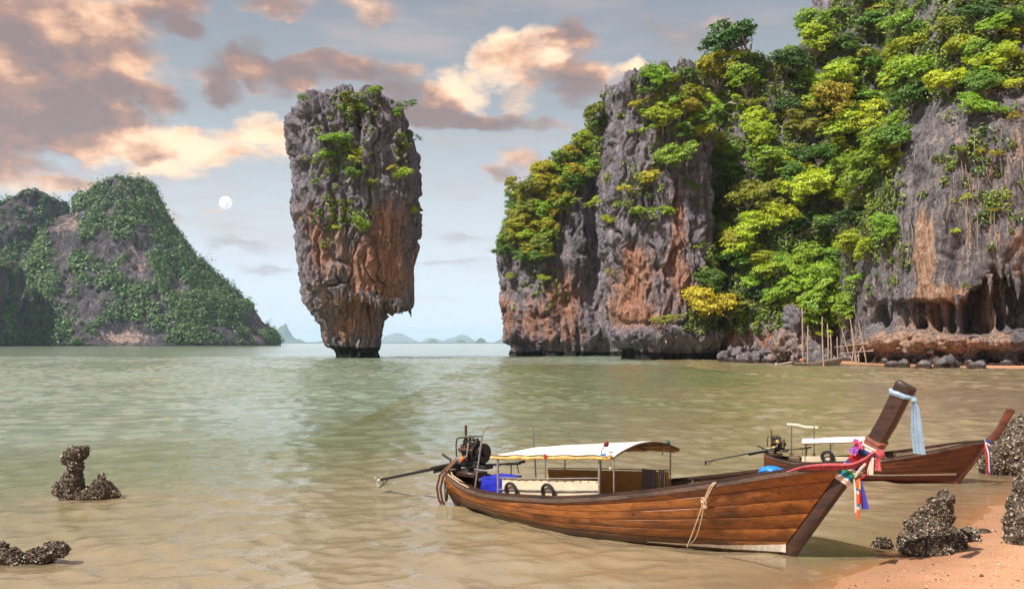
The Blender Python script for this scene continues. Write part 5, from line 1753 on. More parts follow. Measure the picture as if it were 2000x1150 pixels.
P[..., 2] += .012 * gnoise(np.stack([T_ * 1.6, U_ * 2, T_ * 0], -1)) - .012 * np.abs(np.sin((T_ + 6.5) * math.pi / .86)) ** .5 * 0
lin = MB(); Pl = P.copy(); Pl[..., 2] -= .016; lin.sheet(Pl, .006)
top = MB().sheet(P, .012).part('awning', TARPW, BOAT)
lin.part('lining', TARPT, top)
mb = MB()
for tb in (-6.45, -5.6, -4.75, -3.9, -3.10):
    u = np.linspace(-1, 1, 15); q = roof_pt(np.full(15, tb), u); q[:, 1] = u * 1.02; q[:, 2] -= .04
    MB().tube(q, .016, 6).part('roof_bow', STEELD, BOAT)
for uu in (-.5, 0, .5):
    t = np.linspace(-6.4, -3.1, 10); q = roof_pt(t, np.full(10, uu)); q[:, 1] = uu * 1.02; q[:, 2] -= .055
    MB().tube(q, .013, 6).part('roof_batten', STEELD, BOAT)
for sd in (-1, 1):
    t = np.linspace(-6.52, -3.12, 50); q = roof_pt(t, np.full(50, sd)); q[:, 1] = sd * 1.035
    q[:, 2] -= .035 + .006 * np.sin(t * 9); q[:, 1] += .008 * np.sin(t * 13)
    MB().tube(q, .036 + .010 * np.sin(t * 5.3) + .006 * np.sin(t * 17), 9).part('rolled_side', ROLL, BOAT)
    q2 = q.copy(); q2[:, 2] += .055; q2[:, 1] = sd * 1.03
    MB().tube(q2, .012, 6).part('eave_pole', STEELD, BOAT)
for t, sd in ((-6.37, -1), (-3.655, -1), (-3.30, -1), (-6.5, 1), (-5.92, 1), (-4.9, 1), (-3.09, 1)):
    zr = roof_pt(np.array(t), np.array(float(sd)))[2] - .03
    r = .026 if t in (-6.37, -3.655) else .018
    MB().cyl((t, sd * .965, .25), (t, sd * .985, zr), r, nseg=10).part('post', STEEL, BOAT)
for sd in (-1, 1):
    for dz in (0, -.26):
        MB().tube([(-6.40, sd * .955, .975 + dz), (-4.9, sd * .965, 1.10 + dz), (-3.08 if sd > 0 else -3.655, sd * .955, 1.225 + dz)], .013, 7).part('side_rail', STEEL, BOAT)
def panel(t0, t1, y, z0, zt, name, mat, seed):
    T_, V_ = np.meshgrid(np.linspace(t0, t1, 40), np.linspace(0, 1, 10))
    zt_ = np.interp(T_, [-6.4, -3.05], zt)
    P = np.stack([T_, y + .016 * gnoise(np.stack([T_ * 1.7, V_ * 2.5, T_ * 0 + seed], -1)) + .006 * np.sin(T_ * 30) * V_ ** 4, z0 + (zt_ - z0) * V_], -1)
    return MB().sheet(P, .006).part(name, mat, BOAT)
cp = panel(-6.28, -3.69, -.93, .38, (.965, 1.205), 'canvas_screen', CANVAS, 1)
panel(-6.4, -3.10, .93, .38, (.955, 1.20), 'canvas_screen', CANVAST, 2)
for k in range(13):
    t = -6.2 + k * .205
    MB().ball((t, -.945, .945 + (t + 6.4) / 3.35 * .24), .012, 6).part('grommet', IRON, cp)
# lamps on the eave
for (px, py, w, mt, nm) in ((1183, 868, .98, REDGL, 'lamp'), (1303, 866, -.6, GREENGL, 'lamp')):
    c = lp(px, py, w)
    mb = MB(); mb.cyl((c[0] - .03, c[1], c[2] - .02), (c[0] + .03, c[1], c[2] + .01), .035, .058); l_ = mb.part(nm, mt, BOAT)
    mb = MB(); mb.ball((c[0] + .03, c[1], c[2] + .01), .056, 12, (.7, 1, 1)); mb.part('lens', mt, l_)
    MB().tube([(c[0] - .02, c[1], c[2] - .02), (c[0] - .10, c[1], c[2] - .12), (c[0] - .12, c[1], c[2] - .26)], .012, 6).part('bracket', STEEL, l_)
# thwarts inside
for t in (-5.6, -4.6, -3.6, -2.7):
    zz = float(sm_interp(t, HS_T, HS_Z)) - .22
    MB().box((t, 0, zz), (.24, 1.9, .035)).part('thwart', DECKW, BOAT)

# ---- things that lie in or hang from the near boat
for i, (px, py) in enumerate(((998, 955), (1070, 958))):
    c = lp(px, py, 1.0)
    mb = MB(); mb.torus((c[0], c[1] - .0, c[2] - .03), .165, .034, (.1, 1, .12), 36, 10)
    mb.thing('tyre', RUBBER, BOAT, ['old black tyre fender nearest the stern, leaning on the cream canvas', 'old black tyre fender further forward, leaning on the cream canvas'][i], 'tyre', 'tyre fenders of the near boat')
# blue tarpaulin bundle at the stern
Tb, Vb = np.meshgrid(np.linspace(0, 1, 26), np.linspace(0, 1, 26))
bx = MB()
bm = bmesh.new(); bmesh.ops.create_cube(bm, size=1); bmesh.ops.subdivide_edges(bm, edges=bm.edges[:], cuts=9, use_grid_fill=True)
co = np.array([v.co[:] for v in bm.verts]); nn = co / np.linalg.norm(co, axis=1, keepdims=True)
co = co * np.array([.62, .72, .30]) + nn * (.05 * fbm(co * 3.3, 4))[:, None]
ang_ = 0.0
bm.verts.index_update()
bx.add(co + np.array([-6.83, -.30, .74]), [[v.index for v in f.verts] for f in bm.faces]); bm.free()
bx.thing('tarpaulin_bundle', BLUE, BOAT, 'royal blue tarpaulin bundle lying in the stern of the near boat', 'tarpaulin')
# towels on the far rail
def hanging(t0, t1, y, ztop, drop, seed, fold=9, amp=.012):
    T_, V_ = np.meshgrid(np.linspace(t0, t1, 30), np.linspace(0, 1, 16))
    P = np.stack([T_ + .01 * gnoise(np.stack([V_ * 2, T_ * 0, T_ * 0 + seed], -1)), y - .012 + amp * np.sin(T_ * fold * 6.28 + seed) * (V_ * .8 + .2), ztop - drop * V_ + .008 * np.sin(T_ * 20)], -1)
    return MB().sheet(P, .008)
hanging(-3.76, -3.40, .915, 1.205, .44, 1).thing('towel', TOWEL, BOAT, 'grey-mauve towel hung over the far rail of the near boat', 'towel')
m, n, out = material('striped_towel')
tc = n.n('ShaderNodeTexCoord').outputs['Object']; sx = n.n('ShaderNodeSeparateXYZ'); n.l(tc, sx.inputs[0])
st_ = n.math('GREATER_THAN', n.math('SINE', n.math('MULTIPLY', sx.outputs[0], 130.0)), .1)
principled(n, out, Base_Color=n.mix(st_, (0.14, 0.09, 0.07), (0.62, 0.50, 0.36)), Roughness=.95)
hanging(-3.34, -3.17, .915, 1.215, .36, 5, fold=14).thing('towel', m, BOAT, 'narrow brown and cream striped towel on the far rail of the near boat', 'towel')
# small cloth scraps tied to the eave: red and light blue
c = lp(1066, 890, 1.06); hanging(c[0] - .03, c[0] + .03, c[1] - .02, c[2] + .04, .11, 2).thing('cloth_scrap', REDC, BOAT, 'small red rag tied to the near eave of the awning', 'rag')
c = lp(1181, 887, 1.06); hanging(c[0] - .06, c[0] + .06, c[1] - .03, c[2] + .02, .05, 3).thing('cloth_scrap', BLUEL, BOAT, 'small light blue rag tied to the near eave beside the red lamp', 'rag')
# paper tag on the post
c = lp(1193, 909, .94); hanging(c[0] - .025, c[0] + .025, c[1], c[2] + .06, .13, 3).thing('tag', WHITEC, BOAT, 'small white tag hanging from the front awning post', 'tag')
# hoses and coil over the stern
mb = MB()
for k, (x0, y0, d) in enumerate(((-8.30, -.24, 0), (-8.22, -.28, .05), (-8.36, -.2, .1))):
    mb.tube([(x0, y0, 1.16), (x0 - .12, y0 - .08, 1.02), (x0 - .34 - d, y0 - .12, .74), (x0 - .46 - d, y0 - .10, .40), (x0 - .44 - d, y0 - .06, .12), (x0 - .36 - d, y0, .0 - .06)], .030, 8)
mb.thing('hose', HOSE, BOAT, 'brown cooling hoses looping from the engine down to the water', 'hose')
mb = MB()
cc = Vector((-8.60, -.30, .36))
for k in range(6):
    ax_ = Vector((.75 + .12 * math.sin(k * 2), .62, .10 * math.cos(k * 1.7)))
    mb.torus(cc + Vector((.012 * k - .03, .02 * math.sin(k), .012 * math.cos(k * 3))), .235 + .015 * math.sin(k * 2.2), .011, ax_, 36, 6)
for k in range(5):
    a_ = k * 1.257
    e1 = Vector((-.62, .75, 0)).normalized() * .22
    mb.tube([cc, cc + Vector((e1.x * math.cos(a_), e1.y * math.cos(a_), .22 * math.sin(a_)))], .010, 5)
mb.thing('cable_coil', STEELD, BOAT, 'round wire coil with spokes hanging off the stern of the near boat', 'coil')
mb = MB()
mb.tube([(-8.52, -.25, .78), (-8.62, -.28, .55), (-8.62, -.3, .3)], .012, 6); mb.tube([(-8.45, -.4, .80), (-8.3, -.55, .82), (-7.8, -.68, .68), (-7.4, -.8, .63)], .016, 6); mb.tube([(-8.45, -.3, .86), (-8.2, -.50, .80), (-7.7, -.60, .66), (-7.5, -.62, .6)], .016, 6)
mb.thing('stern_rope', ROPE, BOAT, 'pale ropes lying along the stern gunwale of the near boat', 'rope')
# rope loop over the gunwale
def rope_on_hull(pxs, off, r):
    pts = []
    for (px, py, w) in pxs:
        p = lp(px, py, w); pts.append(p)
    d = np.array(pts); k = np.linspace(0, len(d) - 1, 40)
    pp = np.stack([np.interp(k, range(len(d)), d[:, i]) for i in range(3)], -1)
    for _ in range(3):
        pp[1:-1] = (pp[:-2] + 2 * pp[1:-1] + pp[2:]) / 4
    return pp
def hw(px, py):
    """lateral distance of the starboard skin seen at a pixel"""
    w = 1.0
    for _ in range(30):
        t, y, z = lp(px, py, w)
        zs = float(sm_interp(min(t, .9), HS_T, HS_Z)); q = min(max(1 - z / zs, 0), 1)
        p = hull(s_of_t(np.array(min(t, .9)), np.array(q)), np.array(q), .05)
        w = .6 * w + .4 * (-float(p[1]))
    return w
def hp(px, py, d=0.0):
    return (px, py, hw(px, py) + d)
mb = MB()
mb.tube(rope_on_hull([(1402, 940, .80), hp(1392, 943, .05), hp(1384, 955, .03), hp(1374, 978, .02), hp(1371, 990, .03), hp(1362, 1015, .02), hp(1350, 1048, .03), hp(1342, 1066, .05)], 0, .012), .013, 7)
mb.tube(rope_on_hull([(1404, 939, .80), hp(1396, 943, .05), hp(1388, 956, .03), hp(1376, 980, .04), hp(1374, 992, .03), hp(1370, 1015, .02), hp(1360, 1050, .03), hp(1342, 1067, .05)], 0, .012), .013, 7)
for k in range(4):
    c = lp(*hp(1373 + k % 2 * 3, 976 + 4 * k, .04)); mb.torus(c, .042, .014, (.4, 1, .3 * k), 16, 6)
c = lp(*hp(1377, 989, .05)); mb.ball(c, .05, 10, (1, .6, .9))
mb.thing('rope_loop', ROPE, BOAT, 'pale knotted rope looped over the gunwale down to the water', 'rope')
# mooring line along the hull at the water
mb = MB()
pts = [on_water(x, y, .035) for x, y in ((966, 1014), (1030, 1031), (1100, 1046), (1200, 1061), (1300, 1070), (1345, 1071), (1400, 1083), (1450, 1093), (1500, 1104), (1530, 1110))]
d = np.array([p[:] for p in pts]); k = np.linspace(0, len(d) - 1, 60)
pp = np.stack([np.interp(k, range(len(d)), d[:, i]) for i in range(3)], -1)
mb.tube(pp, .008, 6); mb.thing('mooring_line', DECKW, None, 'thin slack mooring line floating along the hull of the near boat', 'rope')
# light blue tarp crumpled on the foredeck
bm = bmesh.new(); bmesh.ops.create_icosphere(bm, subdivisions=4, radius=1.0)
co = np.array([v.co[:] for v in bm.verts]); bm.verts.index_update()
co2 = co * (1 + .35 * ridged(co * 1.6 + 4, 4)[:, None]) * np.array([.20, .17, .09])
c = lp(1508, 921, .45)
mb = MB(); mb.add(co2 + np.array([c[0], c[1], c[2] + .0]), [[v.index for v in f.verts] for f in bm.faces]); bm.free()
mb.thing('crumpled_tarp', BLUEL, BOAT, 'crumpled light blue plastic sheet on the bow gunwale of the near boat', 'tarpaulin')


# ---- ribbons and cloths round the prow
def band(s0, s1, mat, name, label, grow=.018, wav=.01, seed=0, turns=1, tilt=0.0, root=None):
    rows = []
    for k, f in enumerate(np.linspace(0, 1, 7)):
        sl = stem_slice(s0 + (s1 - s0) * f, grow + .008 * math.sin(f * 9 + seed) + (0 if 0 < k < 6 else -.012))
        p = []
        for i in range(len(sl)):
            a, b = sl[i], sl[(i + 1) % len(sl)]
            for g in (0, .5):
                p.append(a * (1 - g) + b * g)
        p = np.array(p)
        tl = (p[:, 1:2] / .12) * tilt
        p = p + tl * np.array([[.62, 0, .78]])
        p[:, 2] += wav * np.sin(np.arange(len(p)) * 1.3 + seed)
        rows.append(p)
    P = np.stack(rows); P = np.concatenate([P, P[:, :1]], 1)
    return MB().sheet(P, .006).thing(name, mat, root or BOAT, label, 'ribbon')


band(4.95, 5.25, RUSTC, 'prow_ribbon', 'rust-brown cloth band, highest of the bands round the lower prow', .016, seed=1, tilt=.05)
band(4.72, 5.0, WHITEC, 'prow_ribbon', 'off-white cloth band under the rust band on the prow', .020, seed=2, tilt=.05)
band(4.48, 4.74, BLUEC, 'prow_ribbon', 'navy cloth band under the white band on the prow', .024, seed=3, tilt=.05)
band(3.85, 4.30, REDC, 'prow_ribbon', 'wide bright red cloth band on the prow', .022, seed=4, tilt=.04)
band(3.68, 3.86, BLUEC, 'prow_ribbon', 'narrow navy band below the red band', .028, seed=5, tilt=.04)
band(3.52, 3.69, WHITEC, 'prow_ribbon', 'narrow white band between navy and green on the prow', .024, seed=6, tilt=.04)
band(3.36, 3.53, GREENC, 'prow_ribbon', 'green cloth band on the prow', .03, seed=7, tilt=.04)
band(3.02, 3.20, TEALC, 'prow_ribbon', 'teal and white band lowest on the prow', .03, seed=8, tilt=-.05)
band(2.86, 3.03, WHITEC, 'prow_ribbon', 'white band just under the teal band on the prow', .024, seed=9, tilt=-.05)
band(7.30, 7.62, SCARF, 'prow_scarf_band', 'silver-blue sequinned scarf tied round the prow head', .02, seed=9, tilt=.05)


def strip(pts, width, wdir, mat, name, label, fold=.02, nf=4.0, seed=0.0, thick=.006, flare=1.0, cat='ribbon', fn=None):
    pts = np.array(pts, float); k = 36
    u = np.linspace(0, len(pts) - 1, k)
    p = np.stack([np.interp(u, range(len(pts)), pts[:, i]) for i in range(3)], -1)
    for _ in range(4):
        p[1:-1] = (p[:-2] + 2 * p[1:-1] + p[2:]) / 4
    wd = np.array(wdir, float); wd /= np.linalg.norm(wd)
    tan = np.gradient(p, axis=0); tan /= np.linalg.norm(tan, axis=1, keepdims=True)
    nr = np.cross(tan, wd)
    vv = np.linspace(-.5, .5, 17)
    wid = np.interp(np.linspace(0, 1, k), np.linspace(0, 1, len(np.atleast_1d(width))), np.atleast_1d(width))
    f = fold * np.sin(vv[None] * nf * 6.28 + np.linspace(0, 2.5, k)[:, None] + seed)
    P = p[:, None] + wd * vv[None, :, None] * wid[:, None, None] + nr[:, None] * f[..., None]
    return MB().sheet(P, thick).thing(name, mat, BOAT, label, cat)


# pink sash from the foredeck to the prow, with its knot and tails
c0, c1, c2, c3, c4 = lp(1525, 925, .58), lp(1570, 916, .46), lp(1612, 912, .32), lp(1665, 912, .17), lp(1690, 899, .15)
strip([c0, (c1[0], c1[1], c1[2] + .02), (c2[0], c2[1], c2[2]), (c3[0], c3[1], c3[2]), c4, lp(1706, 884, .15), lp(1716, 884, .12)], [.02, .12, .17, .15, .12, .08, .05], (0.15, -.55, .8), PINK, 'pink_sash', 'long faded pink sash draped from the foredeck round the prow', .018, 3, cat='sash')
kx = lp(1719, 886, .13)
mb = MB(); mb.ball(kx, .075, 12, (1, .9, 1.1)); mb.torus(kx, .06, .028, (.3, 1, .5), 16, 8); mb.thing('sash_knot', PINK, BOAT, 'round knot of the pink sash at the front of the prow', 'knot')
strip([kx, lp(1712, 905, .16), lp(1711, 918, .17)], [.06, .16, .20], (1, -.4, 0), PINK, 'sash_tail', 'short pink tail hanging under the sash knot', .018, 2.5, cat='sash')
strip([lp(1705, 893, .16), lp(1700, 912, .19), lp(1699, 926, .2)], [.04, .11, .12], (1, -.5, 0), WHITEC, 'white_tail', 'frayed white cloth tail beside the pink sash tail', .015, 3)
strip([lp(1690, 905, .17), lp(1678, 920, .2), lp(1671, 932, .2)], [.03, .10, .05], (1, -.5, .6), WHITEC, 'white_knot', 'bunched white cloth between the prow bands', .03, 2)
strip([lp(1705, 912, .16), lp(1692, 928, .18), lp(1676, 938, .19)], [.05, .07, .05], (.5, -.5, .9), REDC, 'red_strip', 'short red strip low on the prow bands', .012, 2)
# tassels
strip([lp(1668, 935, .2), lp(1670, 965, .22), lp(1671, 1000, .22)], [.03, .045, .03], (1, -.6, 0), WHITEC, 'tassel', 'thin white ribbon hanging lowest on the left of the prow tassels', .01, 1)
m, n, out = material('striped_orange_ribbon')
tc = n.n('ShaderNodeTexCoord').outputs['Object']; sx = n.n('ShaderNodeSeparateXYZ'); n.l(tc, sx.inputs[0])
zz_ = n.math('FRACT', n.math('MULTIPLY', sx.outputs[2], 3.6))
cc_ = n.mix(n.math('GREATER_THAN', zz_, .62), (0.66, 0.12, 0.03), (0.60, 0.52, 0.45))
cc_ = n.mix(n.math('GREATER_THAN', zz_, .82), cc_, (0.02, 0.16, 0.34))
principled(n, out, Base_Color=cc_, Roughness=.85)
strip([lp(1674, 936, .2), lp(1676, 970, .22), lp(1677, 1014, .22)], [.05, .085, .06], (1, -.6, 0), m, 'tassel', 'long orange ribbon with white and teal stripes hanging from the prow', .012, 2)
strip([lp(1679, 936, .2), lp(1680, 960, .22), lp(1682, 985, .22)], [.03, .05, .05], (1, -.6, 0), REDC, 'tassel', 'dark red ribbon right of the striped tassel', .01, 2)
strip([lp(1681, 938, .2), lp(1686, 965, .22), lp(1691, 994, .22)], [.03, .09, .19], (1, -.6, .3), VIOLETC, 'tassel', 'flared violet-blue tassel on the right of the prow ribbons', .012, 6)
strip([lp(1677, 934, .21), lp(1679, 945, .22), lp(1679, 955, .23)], [.03, .035, .03], (1, -.6, 0), YELLOW, 'tassel', 'short yellow ribbon at the top of the prow tassels', .006, 1)
# plastic flowers
rr = random.Random(8)
for mt, lab, cen in ((PINKF, 'bunch of pink plastic flowers on the near side of the prow', (1676, 866)), (VIOF, 'bunch of lilac plastic flowers under the pink ones', (1667, 879))):
    mb = MB()
    for k in range(14):
        c = lp(cen[0] + rr.uniform(-8, 8), cen[1] + rr.uniform(-7, 7), .17 + rr.uniform(-.02, .05))
        for j in range(6):
            a = j * 1.047 + rr.random(); d = Vector((math.cos(a), -.25 + rr.uniform(-.4, .2), math.sin(a))).normalized()
            e = Vector((-math.sin(a), 0, math.cos(a)))
            cv = Vector(c)
            r_ = rr.uniform(.025, .042)
            mb.add([cv, cv + d * r_ * .6 + e * r_ * .45, cv + d * r_ * 1.2 + Vector((0, -.012, 0)), cv + d * r_ * .6 - e * r_ * .45], [(0, 1, 2, 3)])
    mb.thing('plastic_flowers', mt, BOAT, lab, 'flowers', smooth=False)
# scarf tail from the prow head
kx = lp(1786, 782, .08)
mb = MB(); mb.ball(kx, .055, 12, (1, .9, .8)); mb.torus(kx, .045, .02, (.6, 1, .2), 14, 7); mb.thing('scarf_knot', SCARF, BOAT, 'small silver-blue knot at the corner of the prow head', 'knot')
strip([lp(1786, 783, .08), lp(1787, 800, .09), lp(1789, 845, .1), lp(1795, 886, .1)], [.06, .15, .22, .24], (1, -.35, 0), SCARF, 'prow_scarf', 'long silver-blue sequinned scarf hanging from the prow head', .022, 3.2, cat='scarf')

# ------------------------------------------------------------------ second boat
B2_RZ = math.atan2(-.345, .94)
BOAT2 = empty('longtail_boat', (12.80, 25.35, 0.09), B2_RZ, 'smaller dark red-brown longtail boat moored behind the prow of the near boat', 'boat', scale=.63)
make_boat(BOAT2, HULLW2, second=True)


def lp2(px, py, w):
    f0 = BOAT2.location; hx, hy = math.cos(B2_RZ), math.sin(B2_RZ); nx, ny = hy, -hx
    u = (px - 1000) / FPX
    t = (u * (f0.y + ny * w) - (f0.x + nx * w)) / (hx - u * hy)
    Y = f0.y + hy * t + ny * w
    k = BOAT2.scale[0]
    return np.array((t, -w, CAMH - (py - HY) / FPX * Y)) / k


# awning of the second boat
a0, a1 = lp2(1566, 872, .6), lp2(1733, 868, .6)
T_, U_ = np.meshgrid(np.linspace(a0[0], a1[0], 24), np.linspace(-1, 1, 15))
P = np.stack([T_, U_ * .95, a0[2] + (a1[2] - a0[2]) * (T_ - a0[0]) / (a1[0] - a0[0]) + .14 * (1 - U_ ** 2)], -1)
o2 = MB().sheet(P, .02).part('awning', TARPW, BOAT2)
Pl = P.copy(); Pl[..., 2] -= .03
MB().sheet(Pl, .006).part('lining', TARPT, o2)
for sd in (-1, 1):
    for f in (.04, .34, .64, .96):
        t = a0[0] + (a1[0] - a0[0]) * f; z = a0[2] + (a1[2] - a0[2]) * f
        MB().cyl((t, sd * .9, .3), (t, sd * .93, z), .022, nseg=8).part('post', STEELD, BOAT2)
        MB().tube([(t, sd * .92, z - .22), (t + .15, sd * .92, z - .03)], .016, 6).part('brace', STEELD, BOAT2)
    MB().tube([(a0[0], sd * .95, a0[2]), (a1[0], sd * .95, a1[2])], .025, 7).part('eave_pole', STEELD, BOAT2)
T_, V_ = np.meshgrid(np.linspace(a0[0], a1[0], 20), np.linspace(0, 1, 6))
MB().sheet(np.stack([T_, -.9 + .02 * np.sin(T_ * 5), .35 + .55 * V_ + .08 * (T_ - a0[0]) / 3], -1), .01).part('canvas_screen', CANVAS, BOAT2)
# sun roof over the helm
h0, h1 = lp2(1537, 834, .1), lp2(1598, 841, .1)
T_, U_ = np.meshgrid(np.linspace(h0[0], h1[0], 12), np.linspace(-1, 1, 9))
zt = np.interp((T_ - h0[0]) / (h1[0] - h0[0]), [0, .35, .55, 1], [h0[2], h0[2] - .02, h1[2] + .02, h1[2]])
MB().sheet(np.stack([T_, U_ * .42, zt + .03 * (1 - U_ ** 2)], -1), .03).part('helm_roof', WHITEP, BOAT2)
for (px, px2) in ((1546, 1546), (1590, 1590)):
    for w in (.28, -.28):
        c = lp2(px, 838, w)
        MB().cyl((c[0], -w / .63, .45), (c[0], -w / .63, c[2]), .02, nseg=7).part('helm_post', STEELD, BOAT2)
        for dx in (-.22, .22):
            MB().cyl((c[0] + dx, -w / .63, .5), (c[0], -w / .63, .95), .014, nseg=6).part('helm_brace', STEELD, BOAT2)
MB().box((lp2(1552, 898, .2)[0], -.2, .62), (.5, .7, .34)).thing('wooden_crate', DECKW, BOAT2, 'brown box in the stern of the smaller longtail boat', 'box')
c = lp2(1616, 899, .58); MB().torus((c[0], -.98, .92), .24, .075, (.15, 1, .1), 30, 10).thing('tyre', RUBBER, BOAT2, 'black tyre fender on the side of the smaller longtail boat', 'tyre')
c = lp2(1729, 873, .3); MB().box((c[0], -.3, c[2] + .02), (.35, .5, .06)).thing('folded_tarp', ROLL, BOAT2, 'folded ochre tarp at the front of the smaller boat\'s awning', 'tarpaulin')
# ribbons of the second prow
for (s0, s1, mt, lb) in ((3.55, 3.85, BLUEC, 'navy ribbon round the prow of the smaller boat'), (3.3, 3.56, WHITEC, 'white ribbon round the prow of the smaller boat'), (3.08, 3.31, REDC, 'red ribbon round the prow of the smaller boat')):
    band(s0, s1, mt, 'prow_ribbon', lb, .025, seed=s0, root=BOAT2, tilt=.05)
for (dx, mt, lb) in ((0, REDC, 'red ribbon tail hanging off the smaller prow'), (5, WHITEC, 'white ribbon tail hanging off the smaller prow'), (9, BLUEC, 'navy ribbon tail hanging off the smaller prow')):
    pts = [lp2(1921 + dx * .7, 872, .07), lp2(1927 + dx * .6, 890, .09), lp2(1929 + dx * .5, 912, .09), lp2(1931 + dx * .35, 934 - (6 if dx == 5 else 0), .09)]
    B_ = BOAT; BOAT = BOAT2
    strip(pts, [.07, .08, .075, .06], (1, -.2, 0), mt, 'ribbon_tail', lb, .008, 1)
    BOAT = B_

# ------------------------------------------------------------------ small grey boat under the cliff, poles, boulders
D3 = 158.0
b3 = empty('small_fishing_boat', at(1637, 713.5, D3), math.atan2(.10, 1.0), 'small grey wooden fishing boat with a long propeller shaft under the cliff', 'boat', scale=.98)
b3.location.z = -.02
S, Qq = np.meshgrid(np.linspace(0, 1, 40), np.linspace(0, 1, 9))
for sd in (1, -1):
    for k in range(4):
        SS, QQ = np.meshgrid(np.linspace(0, 1, 30), k / 4 + np.array([0.02, .06, .19, .235]))
        P = hull(SS, QQ, np.array([-.02, .02, .02, -.02])[:, None] + SS * 0, sd); P[..., 2] *= .85
        MB().sheet(P).part('plank', GREYW, b3)
    P = hull(S, Qq, -.03, sd); P[..., 2] *= .85
    MB().sheet(P).part('inner_hull', GREYW, b3)
    P = hull(np.linspace(0, 1, 40), np.zeros(40), .02, sd); P[:, 2] *= .85
    MB().tube(P, .07, 6).part('gunwale', GREYW, b3)
    for k in range(9):
        p = hull(np.array(.35 + k * .065), np.array(.0), -.05, sd); p[2] *= .85
        MB().box((p[0], p[1], p[2] + .10), (.12, .08, .2)).part('rib_head', GREYW, b3)
mb = MB(); mb.add(np.stack([stem_slice(x) for x in np.linspace(0, 5.2, 12)]).reshape(-1, 3) * np.array([1, 1.2, .85]), list(grid_faces(12, 8, True))); mb.part('stem_post', GREYW, b3)
MB().tube([(-8.2, 0, .75), (-9.5, 0, .6), (-11.6, 0, .25)], [.09, .08, .06], 7).part('tail_shaft', WHITEP, b3)
mb = MB(); mb.ball((-11.7, 0, .3), .22, 10, (.5, 1, 1.3)); mb.part('propeller', WHITEP, b3)
MB().box((-8.3, 0, .72), (.7, .8, .4)).part('stern_block', RUST, b3)
mb = MB(); mb.ball((-7.2, -.5, 1.02), .30, 14); mb.thing('float', ORANGE, b3, 'round orange float in the stern of the small grey boat', 'float')

POLES = [((1567, 600), (1568, 712)), ((1578, 636), (1578, 712)), ((1606, 618), (1609, 714)), ((1616, 632), (1617, 712)), ((1622, 652), (1624, 708)), ((1635, 658), (1638, 708))]
PLAB = ['tallest bamboo pole standing at the stern of the small grey boat', 'short thin pole just right of the tallest pole', 'tall pole standing in front of the small grey boat', 'pole just right of the tall middle pole',
        'dim slender pole behind the small grey boat', 'short pole above the bow of the small grey boat']
m, n, out = material('bamboo')
tc = n.n('ShaderNodeTexCoord').outputs['Object']
principled(n, out, Base_Color=n.mix(n.noise(n.scalev(tc, (1, 1, .2)), 2.5, 4, .6), (0.22, 0.12, 0.08), (0.62, 0.47, 0.36)), Roughness=.7)
BAMBOO = m
def pole_mesh(a, b, r, seed):
    rs = np.random.default_rng(seed)
    p = curve_pts(a, b, 14, rs, .02)
    rad = np.linspace(r, r * .7, 14); rad[::3] *= 1.12
    return p, rad
for i, (tp, bt) in enumerate(POLES):
    D = 161.0 if i not in (2,) else 155.5
    a, b = at(bt[0], bt[1], D), at(tp[0], tp[1], D)
    a.z = min(a.z, -.8)
    p, rad = pole_mesh(a, b, .13, i)
    MB().tube(p, rad, 7).thing('bamboo_pole', BAMBOO, None, PLAB[i], 'pole', 'poles by the small grey boat')
rack = empty('pole_rack', at(1668, 714, 160), 0, 'rack of crossed bamboo poles right of the small grey boat', 'rack')
rack.location.z = 0
for i, (tp, bt) in enumerate([((1644, 641), (1657, 690)), ((1660, 619), (1671, 709)), ((1664, 640), (1674, 712)), ((1677, 627), (1690, 697)), ((1668, 668), (1663, 712)), ((1630, 678), (1694, 671)), ((1640, 690), (1705, 685)), ((1685, 676), (1674, 697)), ((1690, 690), (1692, 710)), ((1677, 690), (1678, 712))]):
    a, b = at(bt[0], bt[1], 160.0), at(tp[0], tp[1], 160.0)
    mb = MB(); p, rad = pole_mesh(a - rack.location, b - rack.location, .11, i + 20); mb.tube(p, rad, 6); mb.part('pole', BAMBOO, rack)


def blob_mesh(lumps, vox, seed, amp, freq, name):
    """union of ellipsoid lumps, remeshed to one skin and roughened"""
    bm = bmesh.new()
    for (c, r) in lumps:
        M = Matrix.Translation(c) @ Matrix.Diagonal((r[0], r[1], r[2], 1))
        bmesh.ops.create_icosphere(bm, subdivisions=3, radius=1.0, matrix=M)
    me = bpy.data.meshes.new(name); bm.to_mesh(me); bm.free()
    o = bpy.data.objects.new('remesh_tmp', me); C.objects.link(o)
    md = o.modifiers.new('r', 'REMESH'); md.mode = 'VOXEL'; md.voxel_size = vox
    dg = bpy.context.evaluated_depsgraph_get(); ev = o.evaluated_get(dg)
    m2 = bpy.data.meshes.new_from_object(ev)
    bpy.data.objects.remove(o); bpy.data.meshes.remove(me)
    nv = len(m2.vertices)
    co = np.empty(nv * 3, np.float32); m2.vertices.foreach_get('co', co); co = co.reshape(-1, 3)
    no = np.empty(nv * 3, np.float32); m2.vertices.foreach_get('normal', no); no = no.reshape(-1, 3)
    f1, f2 = worley(co * freq + seed)
    g1, g2 = worley(co * freq * 2.7 + seed)
    d = amp * (2.6 * ridged(co * freq * .3 + seed, 3) - 1.2 + 1.6 * fbm(co * freq * .5 + seed, 3) + 1.1 * (.55 - f1) + .5 * (.5 - g1))
    co = co + no * d[:, None]
    m2.vertices.foreach_set('co', co.ravel()); m2.update()
    m2.polygons.foreach_set('use_smooth', [True] * len(m2.polygons))
    return m2, co, no


